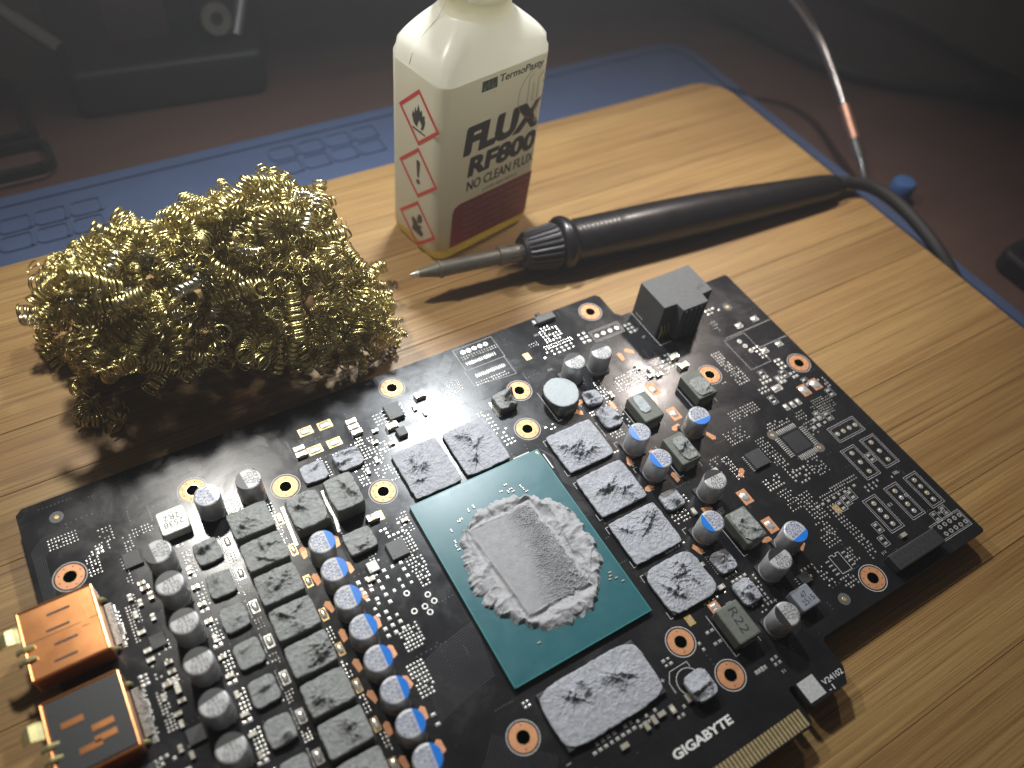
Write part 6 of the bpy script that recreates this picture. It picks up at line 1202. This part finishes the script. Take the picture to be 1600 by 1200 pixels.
front_shape("logo_tile", [(13.4, 56.9), (19.0, 56.9), (18.9, 60.1), (13.5, 60.1)], M['logo_green'])
front_shape("logo_mark", [(13.9, 57.3), (15.6, 59.7), (16.1, 59.7), (16.1, 57.3), (15.6, 57.3), (15.6, 58.6), (14.7, 57.3)], M['label'], .04)
front_shape("logo_mark", [(16.5, 57.3), (16.9, 59.7), (17.3, 59.7), (17.1, 58.4), (18.3, 58.4), (18.2, 57.3)], M['label'], .04)
front_shape("red_panel", [(4.8, 5.2), (36.9, 4.2), (37.8, 20.9), (8.0, 21.2), (6.2, 20.4), (5.4, 18.6)], M['label_red'])
lines = ["Topnik RF800 do lutowania", "Flux RF800 for soldering", "Flussmittel RF800 zum loeten", "Flux pour brasage tendre", "Fluss per saldatura dolce", "Flux za lemljenje kovin"]
for k, s in enumerate(lines):
    z = 19.0 - k * 2.45
    front_text(s, 9.4, 9.4 + (27.0, 24.5, 26.5, 24.0, 25.5, 23.0)[k], z - .75, z + .75, M['label_red_text'], .01, .08, .05)
arc = []
for k in range(30):
    a = math.radians(95 + 150 * k / 29); arc.append((37.4 + 9.6 * math.cos(a), 50.0 + 9.0 * math.sin(a)))
def front_line(P, w=.22):
    mbx = MB().strip(P, w, 0, .03)
    mbx.v = [(x - BW_ / 2, FY - z, y) for x, y, z in mbx.v]
    bpart("drawn_line", mbx.mesh("drawn_line", M['label_line']), (0, 0, 0), None, LB)
front_line(arc)
for P in ([(31.5, 47.5), (31.5, 55.0), (33.0, 56.5)], [(33.4, 47.5), (33.4, 53.5)], [(35.2, 48.0), (35.2, 54.6), (37.0, 56.0)], [(36.8, 52.5), (38.0, 53.8), (38.6, 53.8)]): front_line(P)
# hazard signs on the left face: (s along the face from the front corner, height)
LXF = -BW_ / 2 - .2
def side_pt(s, z, lift=0): return (LXF - lift, -BD_ / 2 + s, z)
def side_shape(name, poly, mat, lift=0, parent=None):
    mbx = MB(); n = len(poly)
    vs = [side_pt(s, z, lift) for s, z in poly] + [side_pt(s, z, lift - .06) for s, z in poly]
    mbx.add(vs, [tuple(range(n - 1, -1, -1)), tuple(range(n, 2 * n))] + [(i, (i + 1) % n, n + (i + 1) % n, n + i) for i in range(n)])
    return bpart(name, mbx.mesh(name, mat), (0, 0, 0), None, parent or LB)
def diamond(cs, cz, r0, r1):
    mbx = MB()
    o4 = [(cs - r0, cz), (cs, cz + r0), (cs + r0, cz), (cs, cz - r0)]; i4 = [(cs - r1, cz), (cs, cz + r1), (cs + r1, cz), (cs, cz - r1)]
    vs = [side_pt(s, z, .02) for s, z in o4 + i4]
    mbx.add(vs, [(k, (k + 1) % 4, 4 + (k + 1) % 4, 4 + k) for k in range(4)])
    d = bpart("hazard_diamond", mbx.mesh("hazard_diamond", M['haz_red']), (0, 0, 0), None, LB)
    return d
S0, RD = 9.6, 8.6
def fl(pts, cz, k=1.0): return [(S0 - x * k, cz + y * k) for x, y in pts]   # +x of the drawing points away from the front corner's side
for cz, kind in ((48.6, 'flame'), (30.0, 'bang'), (10.8, 'plant')):
    d = diamond(S0, cz, RD + .4, RD - 1.1)
    if kind == 'flame':
        side_shape("flame_sign", fl([(-2.2, -2.6), (-3.0, -.6), (-2.6, 1.2), (-1.9, .4), (-1.7, 2.6), (-.9, 1.6), (-.3, 4.2), (.5, 2.0), (1.2, 3.2), (1.5, 1.2), (2.4, 2.0), (2.7, -.2), (2.0, -2.6), (.9, -3.2), (1.3, -1.6), (.3, -.4), (-.4, -1.8), (-.9, -3.2)], cz), M['label_print'], .03, d)
        side_shape("flame_bar", fl([(-2.8, -4.4), (2.8, -4.4), (2.8, -3.9), (-2.8, -3.9)], cz), M['label_print'], .03, d)
    elif kind == 'bang':
        side_shape("exclamation_mark", fl([(-.35, -1.4), (.35, -1.4), (.85, 3.9), (.5, 4.5), (-.5, 4.5), (-.85, 3.9)], cz), M['label_print'], .03, d)
        side_shape("exclamation_dot", fl([(.85 * math.cos(a * .5236), -3.0 + .85 * math.sin(a * .5236)) for a in range(12)], cz), M['label_print'], .03, d)
    else:
        side_shape("plant_sign", fl([(-2.6, -3.6), (2.2, -3.9), (2.9, -2.2), (1.4, -.9), (2.4, .4), (.4, -.2), (-.4, 1.0), (-2.0, 1.6), (-3.0, .6), (-2.2, -1.4)], cz), M['label_print'], .03, d)
        side_shape("plant_leaf", fl([(.0, .6), (1.6, 1.2), (2.4, 3.0), (1.8, 4.6), (.5, 4.2), (-.2, 2.4)], cz), M['label_print'], .03, d)

# =================================================================== SOLDERING IRON
TIP = Vector((35.2, 122.6, 4.3)); END = Vector((207, 103.6, -1.2))
ax = (END - TIP); LEN = ax.length
si = thing("soldering_iron", "dark handled soldering iron lying on the bamboo with its tip toward the wool", "soldering iron", tuple(TIP))
q_rot = ax.to_track_quat('Z', 'X').to_euler()
def ipart(name, mb, mat, smooth=True, angle=35, parent=None):
    o = bpy.data.objects.new(name, mb.mesh(name, mat, False, angle)); COL.objects.link(o); o.parent = parent or si
    if parent is None: o.rotation_euler = q_rot
    return o
tipm = MB().lathe([(.25, .0), (.7, .6), (1.0, 2.0), (1.25, 3.0)], 28)
tipm.v = [(x, y * (.45 if z < 1 else 1), z) for x, y, z in tipm.v]
ipart("tinned_point", tipm, M['tip_tin'])
ipart("tip_cone", MB().lathe([(1.15, 3.0), (2.3, 9.6), (2.75, 9.7), (2.85, 10.2), (2.75, 10.8)], 36), M['steel'])
ipart("tip_sleeve", MB().lathe([(2.5, 10.8), (2.5, 30.2), (2.5, 30.3), (3.1, 30.4), (3.1, 31.4), (2.85, 31.5), (2.85, 38), (2.7, 42)], 36), M['steel'])
slots = MB()
for k in range(6):
    a = k * math.pi / 3
    for z in (33.6, 37.2):
        slots.box(0, 0, 0, 0, 0, 0) if False else None
        c, s = math.cos(a), math.sin(a)
        vs = []
        for dz in (0, 2.4):
            for da in (-.28, .28):
                vs.append((2.9 * math.cos(a + da), 2.9 * math.sin(a + da), z + dz))
        slots.add(vs, [(0, 1, 3, 2)])
ipart("vent_slot", slots, M['ink'])
nutm = MB(); n = 96; rowsn = []
for z, r, amp in ((38.6, 4.9, 0), (39.4, 5.6, .0), (40.2, 6.0, .25), (49.6, 7.3, .3), (50.6, 7.4, 0), (51.2, 7.0, 0)):
    rowsn.append([((r + amp * (1 if (k // 2) % 2 else -1)) * math.cos(2 * math.pi * k / n), (r + amp * (1 if (k // 2) % 2 else -1)) * math.sin(2 * math.pi * k / n), z) for k in range(n)])
for r in rowsn: nutm.v += r
for i in range(len(rowsn) - 1):
    nutm.f += [(i * n + k, i * n + (k + 1) % n, (i + 1) * n + (k + 1) % n, (i + 1) * n + k) for k in range(n)]
nutm.f += [tuple(range(n - 1, -1, -1)), tuple((len(rowsn) - 1) * n + k for k in range(n))]; nutm.m = [0] * len(nutm.f)
ipart("ribbed_nut", nutm, M['nut'], angle=25)
ipart("hand_guard", MB().lathe([(7.0, 51.0), (8.4, 51.6), (9.1, 52.8), (9.1, 54.2), (8.4, 55.6), (7.5, 56.6)], 56), M['bakelite'], angle=60)
prof = [(7.4, 56.4), (7.1, 58.0)]
for k in range(9):
    z = 58.6 + k * 1.7
    prof += [(7.15 + .02 * k, z), (7.33 + .02 * k, z + .8), (7.16 + .02 * k, z + 1.5)]
prof += [(7.5, 76), (7.7, 90), (7.5, 110), (6.8, 130), (5.9, 150), (5.2, 165), (4.6, LEN - 3), (3.6, LEN)]
ipart("handle", MB().lathe(prof, 56), M['bakelite'], angle=60)
# flexible lead running off the far corner of the boards
def curve(points, per=8):
    P = [Vector(p) for p in points]; out = []
    for i in range(len(P) - 1):
        p0, p1, p2, p3 = P[max(i - 1, 0)], P[i], P[i + 1], P[min(i + 2, len(P) - 1)]
        for k in range(per):
            t = k / per
            out.append(.5 * ((2 * p1) + (p2 - p0) * t + (2 * p0 - 5 * p1 + 4 * p2 - p3) * t * t + (3 * p1 - p0 - 3 * p2 + p3) * t ** 3))
    return out + [P[-1]]
cordp = [tuple(Vector(p) - TIP) for p in ((204, 104, -1.2), (213, 103.3, -1.6), (221, 98, -2.2), (224.5, 88, -3), (224, 74, -4.5), (222, 60, -7), (221, 44, -13), (222, 26, -18), (226, -10, -18), (232, -60, -18))]
o = obj("power_lead", MB().tube(curve(cordp), [3.7, 3.5, 3.3, 3.1, 3.0, 2.9, 2.8, 2.7] + [2.5] * (len(curve(cordp)) - 8), 16).mesh("power_lead", M['rubber'], True), si, tuple(TIP))

# =================================================================== BACKGROUND
st = thing("stand_base", "black weighted base of a helping hand stand, far behind the wool", "stand", (10, 310, DESK))
soft(obj("base_block", MB().prism([(-30, 284), (44, 276), (58, 318), (50, 345), (-28, 350)], DESK, DESK + 20).mesh("base_block", M['black_metal']), st), 3, 3)
obj("clamp_post", MB().box(14, 318, DESK + 20, 16, 14, 40).box(34, 322, DESK + 20, 12, 12, 34).mesh("clamp_post", M['black_metal']), st)
wsh = MB().annulus(0, 0, 2.6, 6.2, 0, 2.5, 32)
o = obj("steel_washer", wsh.mesh("steel_washer", M['steel']), st, (31, 292, 3)); o.rotation_euler = (math.radians(65), 0, math.radians(10))
o = obj("clamp_knob", MB().lathe([(8, 0), (8.6, 1), (8.6, 9), (7.6, 10)], 24).mesh("clamp_knob", M['black_metal']), st, (31, 301, -1)); o.rotation_euler = (math.radians(65), 0, math.radians(10))
obj("support_plate", MB().box(2, 302, DESK + 20, 24, 3, 26).mesh("support_plate", M['desk']), st)
def gooseneck(name, pts, r, label, group=None):
    P = curve(pts, 26); mbx = MB()
    rs = [r * (1 + .13 * math.sin(i * 1.57)) for i in range(len(P))]
    mbx.tube(P, rs, 14)
    return mbx
ga = thing("bendable_arm", "steel bendable arm entering at the top left corner beside the stand base", "bendable arm", (-37, 306, DESK + 20), "bendable steel arms")
obj("corrugated_tube", gooseneck("", [(-62, 345, 18), (-52, 334, 9), (-45, 325, 6), (-40, 316, 4)], 2.4, "").mesh("corrugated_tube", M['chrome'], True), ga)
obj("socket_sleeve", MB().tube([(-40, 316, 4), (-28, 299, -2.4)], 3.0, 18).mesh("socket_sleeve", M['chrome'], angle=40), ga)
gb = thing("bendable_arm", "steel bendable arm rising out of the stand base's right end", "bendable arm", (40, 290, DESK + 20), "bendable steel arms")
obj("socket_sleeve", MB().tube([(38, 291, -5), (47, 302, 9)], 3.4, 18).mesh("socket_sleeve", M['chrome'], angle=40), gb)
obj("corrugated_tube", gooseneck("", [(47, 302, 9), (52, 308, 18), (54, 312, 34), (52, 318, 60)], 2.6, "").mesh("corrugated_tube", M['chrome'], True), gb)
g2 = thing("bendable_arm", "thin steel bendable arm with a copper clip sleeve beside the soldering iron's lead", "bendable arm", (246, 113, -21), "bendable steel arms")
GP = [(250.3, 129.1, -11), (253.8, 139.0, -7), (254.4, 145.0, -3), (258.9, 160.5, 4), (257.4, 172.1, 13), (251.1, 180.5, 22), (239.4, 185.4, 32), (225, 190, 45)]
obj("corrugated_tube", gooseneck("", GP[2:], 1.9, "").mesh("corrugated_tube", M['chrome'], True), g2)
obj("copper_sleeve", MB().tube([(254.4, 145.0, -3), (250.8, 131, -10)], 2.3, 16).mesh("copper_sleeve", M['clip_copper'], angle=40), g2)
obj("steel_collar", MB().tube([(250.8, 131, -10), (249.6, 124, -14)], 2.3, 16).mesh("steel_collar", M['chrome'], angle=40), g2)
obj("clip_jaw", MB().tube([(249.6, 124, -14), (247.5, 117, -18), (246.3, 112.7, -20.5)], [1.5, 1.6, .7], 12).mesh("clip_jaw", M['chrome'], angle=60), g2)
o = obj("rubber_cap", MB().lathe([(4.4, 0), (5.0, 1), (5.0, 8), (4.2, 9), (3.0, 9.2)], 20).mesh("rubber_cap", M['blue_rubber'], angle=40), None, (259, 105, DESK))
tag(o, "small blue rubber cap on the table beside the iron's lead", "cap")
cb = MB().tube(curve([(262, 330, -21), (282, 270, -21), (293, 227, -21), (304, 192, -21), (321, 172, -21), (341, 155, -20), (380, 127, -20), (450, 80, -20)]), 3.6, 12)
o = obj("cable", cb.mesh("cable", M['rubber'], True), None); tag(o, "thick black cable crossing the table behind the thin arm", "cable", "black cables on the table")
cb = MB().tube(curve([(350, 290, -22), (368, 243, -22), (382, 214, -22), (386, 184, -22), (396, 140, -22), (440, 70, -22)]), 2.4, 12)
o = obj("cable", cb.mesh("cable", M['rubber'], True), None); tag(o, "thinner black cable in the top right corner of the table", "cable", "black cables on the table")
pl = thing("cable_plug", "fat black plug body lying at the right end of the cables", "plug", (372, 140, DESK))
obj("plug_body", MB().tube([(352, 146, -19), (362, 140, -18), (395, 118, -18), (405, 112, -19)], [3.8, 6.5, 6.5, 4], 16).mesh("plug_body", M['rubber'], True), pl)
tr = thing("parts_tray", "low dark tray with round cornered recesses at the left edge behind the mat", "tray", (-80, 280, DESK))
soft(obj("tray_floor", MB().prism(rounded(-150, -46, 252, 315, 6), DESK, DESK + 2.0).mesh("tray_floor", M['desk']), tr), .5)
w_ = MB(); ring_strip(w_, rounded(-148, -48, 274, 313, 6), 2.5, DESK + 2.0, 5); obj("tray_wall", w_.mesh("tray_wall", M['black_metal']), tr)
w_ = MB(); ring_strip(w_, rounded(-148, -46, 254, 270, 5), 2.5, DESK + 2.0, 4); obj("tray_wall", w_.mesh("tray_wall", M['black_metal']), tr)

bx_ = thing("black_case", "low black case on the table at the right picture edge", "case", (330, -40, DESK))
soft(obj("case_body", MB().prism(rounded(262, 420, -190, 58, 6), DESK, DESK + 9).mesh("case_body", M['black_metal']), bx_), 1.5)
obj("case_lid", MB().prism(rounded(266, 416, -186, 54, 5), DESK + 9.02, DESK + 10.5).mesh("case_lid", M['black_metal']), bx_)
# =================================================================== thin even air volume added to imitate the milky lens veil
hz_m = bpy.data.materials.new("lens_veil"); hz_m.use_nodes = True
nt = hz_m.node_tree; nt.nodes.remove(nt.nodes["Principled BSDF"])
pv = nt.nodes.new("ShaderNodeVolumePrincipled")
pv.inputs["Color"].default_value = (.93, .95, 1.0, 1); pv.inputs["Density"].default_value = .36; pv.inputs["Anisotropy"].default_value = .55
nt.links.new(pv.outputs[0], nt.nodes["Material Output"].inputs["Volume"])
o = obj("added_haze", MB().box(0, 0, 0, 3600, 3600, 1330).mesh("added_haze", hz_m), None, (100, 150, -1030)); o["kind"] = "stuff"
